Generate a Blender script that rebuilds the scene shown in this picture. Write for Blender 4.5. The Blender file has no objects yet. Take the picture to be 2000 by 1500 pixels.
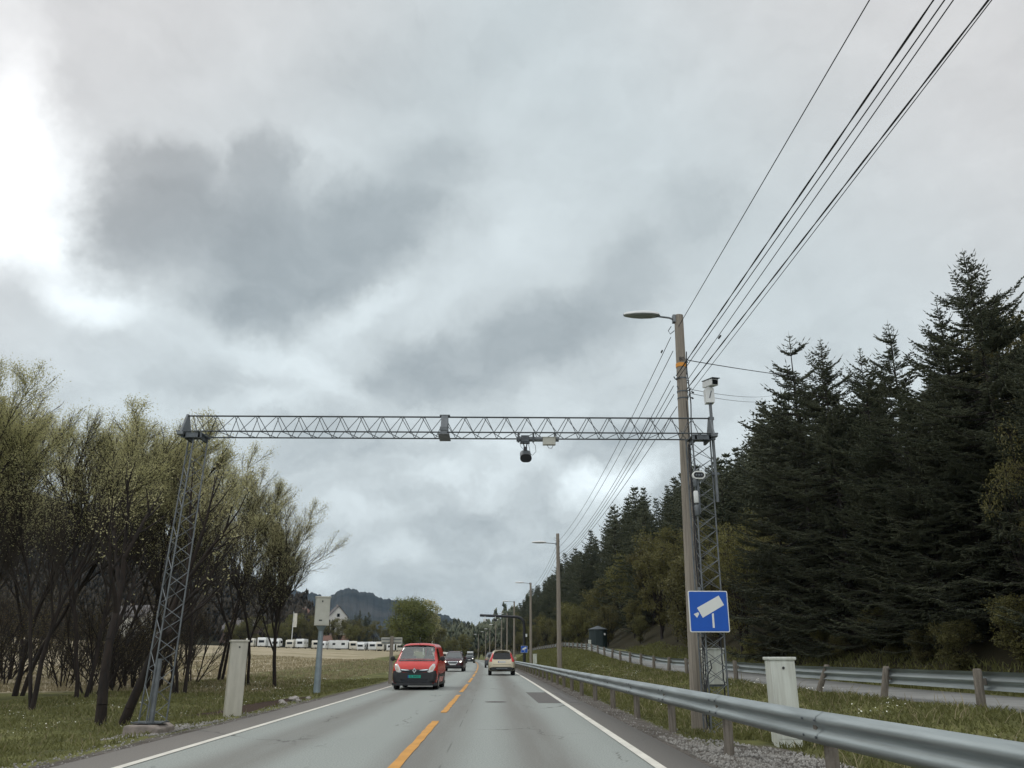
import bpy, bmesh, math, random
import numpy as np
from mathutils import Vector, Matrix
from mathutils.bvhtree import BVHTree
R = math.radians
SC = bpy.context.scene
COL = SC.collection

# ------------------------------------------------------------------ camera
cam = bpy.data.cameras.new('camera'); camo = bpy.data.objects.new('camera', cam); COL.objects.link(camo)
camo.location = (0, 0, 1.3)
camo.rotation_euler = (R(90 + 18.17), 0, R(-1.01))
cam.sensor_width = 36; cam.lens = 36 * 1618 / 2000
cam.clip_start = 0.05; cam.clip_end = 12000
SC.camera = camo
SC.view_settings.view_transform = 'Standard'; SC.view_settings.look = 'None'
SC.view_settings.exposure = 0.0; SC.view_settings.gamma = 1

# ------------------------------------------------------------------ node helpers
class NT:
    def __init__(s, tree): s.t = tree; s.n = tree.nodes; s.l = tree.links
    def add(s, typ, ins=None, **kw):
        n = s.n.new(typ)
        for k, v in kw.items(): setattr(n, k, v)
        for k, v in (ins or {}).items(): s.set(n.inputs[k], v)
        return n
    def set(s, sock, v):
        if isinstance(v, bpy.types.NodeSocket): s.l.new(v, sock)
        else:
            try: sock.default_value = v
            except Exception:
                sock.default_value = (*v, 1) if len(v) == 3 else v
    def m(s, op, a, b=None, c=None, clamp=False):
        n = s.n.new('ShaderNodeMath'); n.operation = op; n.use_clamp = clamp
        s.set(n.inputs[0], a)
        if b is not None: s.set(n.inputs[1], b)
        if c is not None: s.set(n.inputs[2], c)
        return n.outputs[0]
    def v(s, op, a, b=None, out=0):
        n = s.n.new('ShaderNodeVectorMath'); n.operation = op
        s.set(n.inputs[0], a)
        if b is not None: s.set(n.inputs[1], b)
        return n.outputs[out]
    def mapr(s, x, a, b, c=0., d=1., smooth=True):
        n = s.n.new('ShaderNodeMapRange'); n.interpolation_type = 'SMOOTHSTEP' if smooth else 'LINEAR'
        s.set(n.inputs['Value'], x); s.set(n.inputs['From Min'], a); s.set(n.inputs['From Max'], b)
        s.set(n.inputs['To Min'], c); s.set(n.inputs['To Max'], d)
        return n.outputs[0]
    def mix(s, f, a, b, blend='MIX'):
        n = s.n.new('ShaderNodeMix'); n.data_type = 'RGBA'; n.blend_type = blend
        s.set(n.inputs[0], f); s.set(n.inputs[6], a if isinstance(a, bpy.types.NodeSocket) else (*a[:3], 1)); s.set(n.inputs[7], b if isinstance(b, bpy.types.NodeSocket) else (*b[:3], 1))
        return n.outputs[2]
    def noise(s, vec, scale, detail=3, rough=.55, out=0, dist=0.):
        n = s.n.new('ShaderNodeTexNoise'); s.set(n.inputs['Vector'], vec)
        n.inputs['Scale'].default_value = scale; n.inputs['Detail'].default_value = detail; n.inputs['Roughness'].default_value = rough
        n.inputs['Distortion'].default_value = dist
        return n.outputs[out]

# ------------------------------------------------------------------ sky: overcast cloud deck over a Nishita sky
SUN_EL, SUN_AZ = 48, -52
W = bpy.data.worlds.new('World'); SC.world = W; W.use_nodes = True
t = NT(W.node_tree); t.n.clear()
d = t.v('NORMALIZE', t.add('ShaderNodeTexCoord').outputs['Generated'])
sep = t.add('ShaderNodeSeparateXYZ', {0: d})
DX, DY, DZ = sep.outputs
az = t.m('MULTIPLY', t.m('ARCTAN2', DX, DY), 180 / math.pi)
el = t.m('MULTIPLY', t.m('ARCSINE', DZ), 180 / math.pi)
ae = t.add('ShaderNodeCombineXYZ', {0: az, 1: el, 2: 0.}).outputs[0]
n1 = t.v('SUBTRACT', t.noise(ae, .085, 4, .5, 1), (.5, .5, .5))
n2 = t.v('SUBTRACT', t.noise(ae, .30, 5, .6, 1), (.5, .5, .5))
n3 = t.v('SUBTRACT', t.noise(ae, 1.1, 5, .6, 1), (.5, .5, .5))
wv = t.v('ADD', t.v('ADD', t.v('MULTIPLY', n1, (6, 4.5, 0)), t.v('MULTIPLY', n2, (3.6, 3.0, 0))), t.v('MULTIPLY', n3, (1.3, 1.0, 0)))
aew = t.v('ADD', ae, wv)
# cloud masses: azimuth, elevation, half-width, half-height (degrees), tilt, inner edge, amount
SKY_A = [(-24.1, 27.6, 6.9, 5.0, 0, 0.35, 1), (-24.5, 30.1, 5.6, 2.5, 0, 0.4, 0.85), (-17.7, 31.3, 3.1, 3.7, 0, 0.5, 0.85), (-17.3, 26.8, 8.9, 5.9, 0, 0.3, 1), (-17.6, 22.7, 4.8, 3.2, 0, 0.3, 1), (-10.0, 28.6, 8.4, 4.4, 20, 0.25, 0.95), (-5.5, 32.9, 6.0, 4.3, 30, 0.1, 0.6), (-12.8, 25.6, 7.0, 3.7, 25, 0.3, 0.95), (-27.0, 25.1, 4.0, 2.2, 0, 0.2, 0.75)]
SKY_B = [(-3.9, 19.2, 7.8, 2.8, 10, 0.35, 1), (2.5, 21.3, 8.3, 3.3, 22, 0.35, 1), (9.9, 25.3, 7.2, 3.8, 45, 0.15, 0.75), (15.1, 29.3, 5.3, 4.3, 30, 0.1, 0.55), (-7.8, 17.6, 4.0, 1.7, 0, 0.3, 0.8)]
SKY_D = [(-9.1, 38.7, 9.0, 3.4, 15, 0.1, -0.08), (1.4, 40.7, 7.7, 2.4, 20, 0.1, -0.05), (-11.2, 13.3, 5.5, 2.1, 5, 0.2, -0.11), (-14.7, 14.5, 3.4, 1.4, 0, 0.2, -0.07), (-7.5, 10.7, 4.2, 1.7, 10, 0.2, -0.09), (-2.5, 8.3, 7.7, 1.5, 5, 0.2, -0.11), (10.0, 14.1, 5.3, 2.4, 5, 0.2, -0.15), (5.7, 12.8, 2.5, 1.4, 0, 0.2, -0.06), (-20.9, 16.6, 4.2, 2.0, 0, 0.1, -0.07), (2.8, 10.8, 4.3, 1.4, 0, 0.2, -0.07), (-33.9, 27.8, 4.1, 6.5, 0, 0.0, 0.62), (-30.5, 24.4, 3.7, 2.4, 0, 0.0, 0.4), (-29.9, 27.6, 2.4, 4.1, 0, 0.0, 0.22), (-28.9, 21.9, 5.8, 2.3, -15, 0.0, 0.26), (-26.3, 20.8, 4.5, 1.7, 0, 0.1, 0.2), (-15.0, 18.2, 6.9, 1.7, -20, 0.1, 0.14), (-10.3, 22.4, 5.1, 1.4, 35, 0.1, 0.12), (-16.2, 16.0, 3.0, 1.0, 0, 0.1, 0.1), (7.4, 11.2, 3.9, 1.7, 5, 0.2, 0.36), (10.3, 12.5, 2.1, 1.4, 0, 0.2, 0.2), (1.4, 12.9, 4.0, 2.1, 0, 0.1, 0.12), (-4.4, 11.8, 3.2, 1.4, 0, 0.1, 0.12), (-10.7, 6.2, 2.3, 1.7, 0, 0.25, 0.13), (-6.3, 6.6, 2.1, 1.2, 0, 0.25, 0.09), (-2.9, 24.8, 6.2, 1.7, 35, 0.1, 0.08), (2.6, 29.0, 5.5, 3.8, 40, 0.1, 0.06), (-35.8, 33.9, 4.4, 5.3, 0, 0.1, 0.16), (-9.5, 9.2, 3.1, 1.2, 0, 0.2, 0.1), (0.3, 10.8, 2.1, 1.0, 0, 0.2, 0.1)]

def mask(a, e, w_, h_, rot, inner):
    mp = t.add('ShaderNodeMapping', {'Vector': aew}, vector_type='TEXTURE')
    mp.inputs['Location'].default_value = (a, e, 0); mp.inputs['Rotation'].default_value = (0, 0, R(rot)); mp.inputs['Scale'].default_value = (w_, h_, 1)
    return t.mapr(t.v('LENGTH', mp.outputs[0], out=1), inner, 1.25, 1., 0.)
val = t.m('ADD', .715, t.m('MULTIPLY', t.m('SUBTRACT', t.noise(aew, .11, 5, .55), .5), .10))
for grp, dark in ((SKY_A, -.275), (SKY_B, -.235)):
    un = None
    for q in grp:
        w_ = t.m('MULTIPLY', mask(*q[:6]), q[6]); un = w_ if un is None else t.m('SMOOTH_MAX', un, w_, .12)
    val = t.m('ADD', val, t.m('MULTIPLY', t.m('MINIMUM', un, 1.), dark))
for q in SKY_D: val = t.m('ADD', val, t.m('MULTIPLY', mask(*q[:6]), q[6]))
val = t.m('ADD', val, t.mapr(el, 1., 14., -.12, 0.))
puff = t.noise(t.v('MULTIPLY', aew, (.55, 1., 1.)), .34, 6, .6)
val = t.m('ADD', val, t.m('MULTIPLY', t.m('MULTIPLY', t.m('SUBTRACT', puff, .465), .60), t.mapr(el, 8., 26., 1., .28)))
# extra brightness added to the unseen deck overhead and behind, to light the ground
up = t.mapr(el, 46., 75., 0., 1.)
back = t.m('MULTIPLY', t.mapr(DY, .25, -.45, 0., 1.), t.mapr(el, 3., 35., .25, 1.))
val = t.m('ADD', val, t.m('MULTIPLY', t.m('MAXIMUM', up, back), .70))
val = t.m('MAXIMUM', val, .16)
tint = t.mix(t.mapr(val, .30, .68, 0., 1.), (.85, .98, 1.05), (.90, 1.0, 1.035))
warm = t.mapr(t.m('ADD', t.m('ABSOLUTE', t.m('ADD', az, -2.)), el), 40., 72., 0., 1.)
tint = t.mix(warm, tint, (.99, .995, 1.0))
ccol = t.v('MULTIPLY', tint, t.add('ShaderNodeCombineXYZ', {0: val, 1: val, 2: val}).outputs[0])
ccol = t.v('MULTIPLY', ccol, (10, 10, 10))
nish = t.add('ShaderNodeTexSky', sky_type='NISHITA', sun_disc=False)
nish.sun_elevation = R(SUN_EL); nish.sun_rotation = R(SUN_AZ); nish.altitude = 30
bg = t.add('ShaderNodeBackground', {'Color': t.mix(.965, nish.outputs[0], ccol), 'Strength': .1})
t.l.new(bg.outputs[0], t.add('ShaderNodeOutputWorld').inputs[0])
W.cycles.sampling_method = 'MANUAL'; W.cycles.sample_map_resolution = 512

sl = bpy.data.lights.new('sun', 'SUN'); so = bpy.data.objects.new('sun', sl); COL.objects.link(so)
sl.energy = 0.8; sl.angle = R(18); sl.color = (1, .95, .88)
sd = Vector((math.sin(R(SUN_AZ)) * math.cos(R(SUN_EL)), math.cos(R(SUN_AZ)) * math.cos(R(SUN_EL)), math.sin(R(SUN_EL))))
so.rotation_euler = sd.to_track_quat('Z', 'Y').to_euler(); so.location = sd * 50

# ------------------------------------------------------------------ mesh helpers
def tag(o, label=None, cat=None, group=None, kind=None):
    if label: o['label'] = label
    if cat: o['category'] = cat
    if group: o['group'] = group
    if kind: o['kind'] = kind
    return o
def empty(name, loc=(0, 0, 0), rz=0., label=None, cat=None, group=None):
    o = bpy.data.objects.new(name, None); COL.objects.link(o)
    o.location = loc; o.rotation_euler = (0, 0, rz); o.empty_display_size = .2
    return tag(o, label, cat, group)
def mesh_np(name, V, tris=None, quads=None, mats=(), parent=None, smooth=False, mi=None):
    me = bpy.data.meshes.new(name)
    V = np.asarray(V, np.float32).reshape(-1, 3)
    tris = np.zeros((0, 3), np.int32) if tris is None else np.asarray(tris, np.int32).reshape(-1, 3)
    quads = np.zeros((0, 4), np.int32) if quads is None else np.asarray(quads, np.int32).reshape(-1, 4)
    nt, nq = len(tris), len(quads)
    me.vertices.add(len(V)); me.vertices.foreach_set('co', V.ravel())
    me.loops.add(nt * 3 + nq * 4); me.loops.foreach_set('vertex_index', np.concatenate([tris.ravel(), quads.ravel()]))
    me.polygons.add(nt + nq)
    me.polygons.foreach_set('loop_start', np.concatenate([np.arange(nt) * 3, nt * 3 + np.arange(nq) * 4]).astype(np.int32))
    me.update(calc_edges=True)
    for m_ in (mats if isinstance(mats, (list, tuple)) else [mats]): me.materials.append(m_)
    if mi is not None: me.polygons.foreach_set('material_index', np.asarray(mi, np.int32))
    if smooth: me.polygons.foreach_set('use_smooth', np.ones(nt + nq, bool))
    me.validate()
    o = bpy.data.objects.new(name, me); COL.objects.link(o)
    if parent: o.parent = parent
    return o
class MB:
    def __init__(s): s.v = []; s.f = []
    def poly(s, pts):
        b = len(s.v); s.v += [tuple(p) for p in pts]; s.f.append(tuple(range(b, b + len(pts)))); return s
    def box(s, c, size, rz=0., rx=0., ry=0.):
        b = len(s.v); M = Matrix.Rotation(rz, 3, 'Z') @ Matrix.Rotation(ry, 3, 'Y') @ Matrix.Rotation(rx, 3, 'X'); c = Vector(c)
        for z in (-.5, .5):
            for y in (-.5, .5):
                for x in (-.5, .5): s.v.append(tuple(c + M @ Vector((x * size[0], y * size[1], z * size[2]))))
        for q in ((0, 2, 3, 1), (4, 5, 7, 6), (0, 1, 5, 4), (2, 6, 7, 3), (0, 4, 6, 2), (1, 3, 7, 5)): s.f.append(tuple(b + i for i in q))
        return s
    def tube(s, pts, r, n=8, cap=True):
        pts = [Vector(p) for p in pts]; rs = r if isinstance(r, (list, tuple)) else [r] * len(pts)
        b = len(s.v); up = None
        for i, p in enumerate(pts):
            tg = (pts[min(i + 1, len(pts) - 1)] - pts[max(i - 1, 0)]).normalized()
            if up is None: up = Vector((0, 0, 1)) if abs(tg.z) < .9 else Vector((0, 1, 0))
            sx = tg.cross(up).normalized(); sy = sx.cross(tg).normalized(); up = sy
            for k in range(n):
                a = 2 * math.pi * k / n; s.v.append(tuple(p + (sx * math.cos(a) + sy * math.sin(a)) * rs[i]))
        for i in range(len(pts) - 1):
            for k in range(n):
                k2 = (k + 1) % n; s.f.append((b + i * n + k, b + i * n + k2, b + (i + 1) * n + k2, b + (i + 1) * n + k))
        if cap:
            s.f.append(tuple(b + k for k in reversed(range(n)))); s.f.append(tuple(b + (len(pts) - 1) * n + k for k in range(n)))
        return s
    def prism(s, poly, axis, a, b):          # extrude a 2-D outline; axis 'x','y','z'
        def P(u, w, h): return {'x': (h, u, w), 'y': (u, h, w), 'z': (u, w, h)}[axis]
        n = len(poly); o = len(s.v)
        s.v += [P(u, w, a) for u, w in poly] + [P(u, w, b) for u, w in poly]
        s.f.append(tuple(o + i for i in range(n))); s.f.append(tuple(o + n + i for i in reversed(range(n))))
        for i in range(n): s.f.append((o + i, o + n + i, o + n + (i + 1) % n, o + (i + 1) % n))
        return s
    def lathe(s, prof, n=16, c=(0, 0, 0), axis='z'):
        b = len(s.v); c = Vector(c)
        for r_, h in prof:
            for k in range(n):
                a = 2 * math.pi * k / n; u, w = r_ * math.cos(a), r_ * math.sin(a)
                s.v.append(tuple(c + Vector({'z': (u, w, h), 'x': (h, u, w), 'y': (u, h, w)}[axis])))
        for i in range(len(prof) - 1):
            for k in range(n):
                k2 = (k + 1) % n; s.f.append((b + i * n + k, b + i * n + k2, b + (i + 1) * n + k2, b + (i + 1) * n + k))
        s.f.append(tuple(b + k for k in range(n))); s.f.append(tuple(b + (len(prof) - 1) * n + k for k in range(n)))
        return s
    def build(s, name, m_, parent=None, smooth=False, bevel=0., angle=40):
        me = bpy.data.meshes.new(name); me.from_pydata(s.v, [], s.f)
        bm = bmesh.new(); bm.from_mesh(me); bmesh.ops.recalc_face_normals(bm, faces=bm.faces)
        if bevel:
            es = [e for e in bm.edges if len(e.link_faces) == 2 and e.calc_face_angle(0) > .6]
            bmesh.ops.bevel(bm, geom=es, offset=bevel, segments=2, affect='EDGES', profile=.6, clamp_overlap=True)
        bm.to_mesh(me); bm.free(); me.materials.append(m_)
        if smooth:
            for p in me.polygons: p.use_smooth = True
            me.set_sharp_from_angle(angle=R(angle))
        o = bpy.data.objects.new(name, me); COL.objects.link(o)
        if parent: o.parent = parent
        return o
def copy_tree(o, parent=None):
    c = o.copy(); COL.objects.link(c)
    if parent: c.parent = parent
    for ch in list(o.children): copy_tree(ch, c)
    return c
def text_obj(name, body, size, m_, parent, loc, rot, ex=.002):
    cu = bpy.data.curves.new(name, 'FONT'); cu.body = body; cu.size = size; cu.align_x = 'CENTER'; cu.align_y = 'CENTER'; cu.extrude = ex
    tmp = bpy.data.objects.new('tmp_text', cu); COL.objects.link(tmp)
    me = bpy.data.meshes.new_from_object(tmp.evaluated_get(bpy.context.evaluated_depsgraph_get()))
    bpy.data.objects.remove(tmp); bpy.data.curves.remove(cu)
    me.materials.clear(); me.materials.append(m_)
    o = bpy.data.objects.new(name, me); COL.objects.link(o); o.parent = parent; o.location = loc; o.rotation_euler = rot
    return o

# ------------------------------------------------------------------ materials
def mat(name, col, rough=.6, metal=0., var=.0, vscale=3., bump=0., bscale=30., spec=.5, col2=None, streak=None, alpha=None, emit=None):
    m_ = bpy.data.materials.new(name); m_.use_nodes = True; k = NT(m_.node_tree); k.n.clear()
    b = k.add('ShaderNodeBsdfPrincipled', {'Roughness': rough, 'Metallic': metal, 'Specular IOR Level': spec})
    co = k.add('ShaderNodeTexCoord').outputs['Object']
    c = None
    if var or col2:
        vec = co
        if streak: vec = k.v('MULTIPLY', co, streak)
        nz = k.mapr(k.noise(vec, vscale, 5, .6), .3, .7, 0., 1.)
        lo = col2 if col2 else tuple(x * (1 - var) for x in col)
        hi = col if col2 else tuple(min(1, x * (1 + var)) for x in col)
        c = k.mix(nz, lo, hi); k.set(b.inputs['Base Color'], c)
    else: b.inputs['Base Color'].default_value = (*col, 1)
    if bump:
        bp = k.add('ShaderNodeBump', {'Strength': bump, 'Distance': .02, 'Height': k.noise(co, bscale, 4)}); k.l.new(bp.outputs[0], b.inputs['Normal'])
    if emit:
        b.inputs['Emission Color'].default_value = (*emit[0], 1); b.inputs['Emission Strength'].default_value = emit[1]
    k.l.new(b.outputs[0], k.add('ShaderNodeOutputMaterial').inputs[0])
    return m_
def leaf_mat(name, cols, trans=.35, rough=.55, oscale=.35):
    m_ = bpy.data.materials.new(name); m_.use_nodes = True; k = NT(m_.node_tree); k.n.clear()
    g = k.add('ShaderNodeNewGeometry'); oi = k.add('ShaderNodeObjectInfo')
    cl = k.noise(g.outputs['Position'], oscale, 3)
    f = k.m('ADD', k.m('MULTIPLY', k.mapr(cl, .3, .7), .55), k.m('MULTIPLY', g.outputs['Random Per Island'], .45))
    c = k.mix(k.m('FRACT', f), cols[0], cols[1])
    c = k.mix(k.m('MULTIPLY', oi.outputs['Random'], .6), c, cols[2])
    b = k.add('ShaderNodeBsdfPrincipled', {'Base Color': c, 'Roughness': rough, 'Specular IOR Level': .25})
    out = k.add('ShaderNodeOutputMaterial')
    if trans:
        tr = k.add('ShaderNodeBsdfTranslucent', {'Color': c}); mx = k.add('ShaderNodeMixShader', {0: trans})
        k.l.new(b.outputs[0], mx.inputs[1]); k.l.new(tr.outputs[0], mx.inputs[2]); k.l.new(mx.outputs[0], out.inputs[0])
    else: k.l.new(b.outputs[0], out.inputs[0])
    return m_
M = {}
M['galv'] = mat('galvanised_steel', (.17, .19, .20), .5, .3, col2=(.11, .125, .135), vscale=6, bump=.08)
M['lattice'] = mat('backlit_lattice_steel', (.075, .088, .095), .55, .25, col2=(.045, .053, .058), vscale=5)  # same steel as the towers; the beam's backlit shade is put into the colour
M['galv_dark'] = mat('dark_steel', (.10, .115, .125), .5, .5, var=.3, vscale=8)
M['rail'] = mat('guardrail_steel', (.35, .395, .40), .48, .55, col2=(.23, .26, .262), vscale=1.6, streak=(3, .35, 6), bump=.1, bscale=14)
M['wood_post'] = mat('weathered_wood', (.20, .18, .15), .9, col2=(.10, .088, .072), vscale=5, streak=(6, 6, .5), bump=.5, bscale=22)
M['pole_wood'] = mat('grey_pole_wood', (.30, .27, .225), .9, col2=(.19, .17, .14), vscale=4, streak=(9, 9, .25), bump=.5, bscale=30)
M['cab_white'] = mat('cabinet_white', (.64, .68, .62), .45, col2=(.48, .50, .44), vscale=2.2, streak=(5, 5, .5))
M['cab_cream'] = mat('cabinet_cream', (.50, .49, .42), .5, col2=(.40, .39, .33), vscale=1.8, streak=(4, 4, .6))
M['box_grey'] = mat('box_cream_grey', (.50, .51, .45), .5, col2=(.43, .44, .38), vscale=2)
M['bluegrey'] = mat('bluegrey_pole', (.24, .30, .33), .5, .2, var=.12, vscale=3)
M['concrete'] = mat('concrete', (.30, .26, .23), .95, col2=(.19, .17, .15), vscale=4, bump=.5)
M['black_metal'] = mat('black_metal', (.018, .02, .024), .45, .1, var=.2)
M['black_plastic'] = mat('black_plastic', (.016, .018, .02), .55, var=.3, vscale=4)
M['cable'] = mat('cable_black', (.02, .022, .025), .6)
M['cable_grey'] = mat('cable_grey', (.22, .23, .24), .6)
M['blue'] = mat('sign_blue', (.0, .085, .46), .4, var=.05)
M['sign_white'] = mat('sign_white', (.72, .75, .72), .45)
M['orange'] = mat('orange_band', (.62, .26, .03), .6)
M['lamp_white'] = mat('lamp_shell', (.62, .64, .64), .4, var=.06)
M['lens'] = mat('lamp_lens', (.26, .28, .27), .3)
M['white_paint'] = mat('white_housing', (.66, .69, .68), .45, var=.05)
M['glass'] = mat('dark_glass', (.010, .013, .015), .08, spec=.35)
M['glass_pale'] = mat('windscreen_glass', (.045, .06, .062), .08, spec=.9)
M['tyre'] = mat('tyre_rubber', (.012, .012, .013), .85)
M['rim'] = mat('alloy_rim', (.30, .31, .32), .35, .7)
M['red'] = mat('red_paint', (.56, .034, .026), .24, col2=(.50, .03, .024), vscale=2, spec=.5)
M['gold'] = mat('gold_paint', (.47, .425, .315), .32, .45, var=.05)
M['burg'] = mat('burgundy_paint', (.055, .018, .022), .25, .2, var=.1)
M['blackp'] = mat('black_paint', (.012, .014, .018), .22)
M['chrome'] = mat('chrome', (.62, .66, .68), .15, .95)
M['headlamp'] = mat('headlamp_glass', (.42, .43, .42), .15, .3, emit=((1, .95, .85), .05))
M['headlit'] = mat('headlamp_lit', (.8, .8, .75), .2, emit=((1, .93, .78), 4.))
M['indicator'] = mat('headlamp_inner', (.42, .33, .27), .2, .3)
M['tail'] = mat('tail_lamp', (.46, .014, .022), .2, emit=((1, .06, .07), .06))
M['plate_w'] = mat('plate_white', (.66, .68, .68), .5)
M['plate_g'] = mat('plate_green', (.0, .34, .24), .5)
M['plate_b'] = mat('plate_blue', (.01, .06, .32), .5)
M['caravan'] = mat('caravan_white', (.66, .69, .69), .45, var=.06, vscale=1.)
M['caravan2'] = mat('caravan_cream', (.58, .57, .50), .5, var=.06, vscale=1.)
M['house_w'] = mat('house_white', (.58, .58, .54), .7, var=.06, streak=(.2, .2, 6))
M['house_b'] = mat('house_brown', (.12, .085, .07), .8, var=.15, streak=(.2, .2, 6))
M['roof'] = mat('roof_dark', (.07, .065, .066), .7, var=.2)
M['roof_red'] = mat('roof_red', (.14, .07, .05), .8, var=.2)
M['hut'] = mat('hut_green', (.012, .026, .026), .6, var=.25, vscale=1.5, streak=(8, 8, .3))
M['hut_roof'] = mat('hut_roof', (.06, .075, .085), .55, .2, var=.15)
M['bark'] = mat('bark_dark', (.028, .020, .015), .95, col2=(.010, .008, .007), vscale=3, streak=(4, 4, .7), bump=.6, bscale=16)
M['twig'] = mat('twig_brown', (.040, .032, .023), .9, col2=(.026, .021, .017), vscale=.6)
M['birch'] = mat('pale_bark', (.20, .17, .14), .9, col2=(.08, .065, .055), vscale=2, streak=(1, 1, 3))
M['spruce_bark'] = mat('spruce_bark', (.030, .026, .022), .95, var=.3, vscale=4)
M['spring'] = leaf_mat('spring_leaves', ((.37, .37, .17), (.54, .52, .28), (.46, .43, .25)), .5)
M['spruce'] = leaf_mat('spruce_needles', ((.044, .058, .034), (.115, .125, .075), (.078, .086, .058)), 0., .7, .5)
M['bush'] = leaf_mat('bush_leaves', ((.12, .125, .042), (.215, .21, .072), (.09, .078, .044)), .38)
M['bush2'] = leaf_mat('warm_leaves', ((.125, .125, .042), (.215, .205, .070), (.110, .096, .050)), .38)
M['round'] = leaf_mat('round_tree_leaves', ((.10, .125, .038), (.20, .215, .075), (.14, .15, .05)), .35)
M['grass'] = leaf_mat('grass_blades', ((.075, .092, .030), (.175, .190, .064), (.175, .160, .068)), .3, .7, .8)
M['straw'] = leaf_mat('dry_grass', ((.21, .185, .10), (.36, .31, .20), (.27, .235, .14)), .2, .8, .4)
M['flower'] = mat('white_petals', (.68, .68, .60), .7)
M['rock'] = mat('pale_rock', (.36, .34, .32), .9, col2=(.18, .165, .15), vscale=5, bump=.5)
M['gravel'] = leaf_mat('gravel_stones', ((.13, .125, .112), (.36, .355, .335), (.20, .19, .17)), 0., .9, 2.)
def yellow_mat(name, col, thr):
    m_ = bpy.data.materials.new(name); m_.use_nodes = True; k = NT(m_.node_tree); k.n.clear()
    co = k.add('ShaderNodeTexCoord').outputs['Object']
    w1 = k.mapr(k.noise(co, 18, 6, .7), thr - .05, thr + .06, 1., 0.)
    w2 = k.mapr(k.noise(co, 1.7, 4), .3, .7)
    c = k.mix(w2, tuple(x * .82 for x in col), col); c = k.mix(w1, c, (.20, .20, .19))
    b = k.add('ShaderNodeBsdfPrincipled', {'Base Color': c, 'Roughness': .7, 'Specular IOR Level': .35})
    k.l.new(b.outputs[0], k.add('ShaderNodeOutputMaterial').inputs[0]); return m_
M['line_y'] = yellow_mat('yellow_line_paint', (.58, .29, .06), .36)
M['line_w'] = yellow_mat('white_line_paint', (.66, .65, .58), .33)

# ------------------------------------------------------------------ terrain functions
KC = 9.2e-5
def xc(y): return -1.3 - KC * max(y, 0.) ** 2
def sst(a, b, x): u = np.clip((x - a) / (b - a), 0, 1); return u * u * (3 - 2 * u)
def zp(y): return float(np.interp(y, [-40, 26, 47, 62, 80, 103, 145, 200, 300, 900], [.36, .34, .54, .98, 1.7, 2.15, 2.1, 1.6, 1.6, 3]))
def hn(x, y):
    return .5 * math.sin(x * .9 + .4 * y) * math.cos(.7 * y - .3 * x) + .3 * math.sin(2.3 * x + 1.1) * math.sin(1.9 * y) + .2 * math.sin(4.7 * x + 3.1 * y)
def gz(x, y):
    s = x - xc(y)
    if s > 0:
        p = zp(y)
        if s < 4: z = -.05
        elif s < 9.6: z = -.05 + float(np.interp(s, [4, 4.6, 6.4, 9.6], [0, -.04, -.10 + .2 * p - .04, p + .02])); z += .035 * hn(x, y) * min(1, (s - 4))
        elif s < 13.9: z = p
        elif s < 15.2: z = p + (s - 13.9) * .25
        else: z = p + .32 + .62 * (s - 15.2) * (1 if s < 45 else 1) - (.3 * (s - 45) if s > 45 else 0) + .25 * hn(x * .3, y * .3)
        return z
    q = -s
    if q < 4.2: return -.05
    z = -.05 + float(np.interp(q, [4.2, 5.0, 7.2, 11, 16], [0, -.05, -.20, -.22, -.18])) + .05 * hn(x, y) * min(1, (q - 4.2))
    dist = math.hypot(x, y)
    z += max(0, dist - 45) * .0118 * float(sst(8, 16, q))
    z += .050 * max(0, -x - 24) * float(sst(20, 110, y)) * float(1 - .5 * sst(120, 300, y))
    return z
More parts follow.
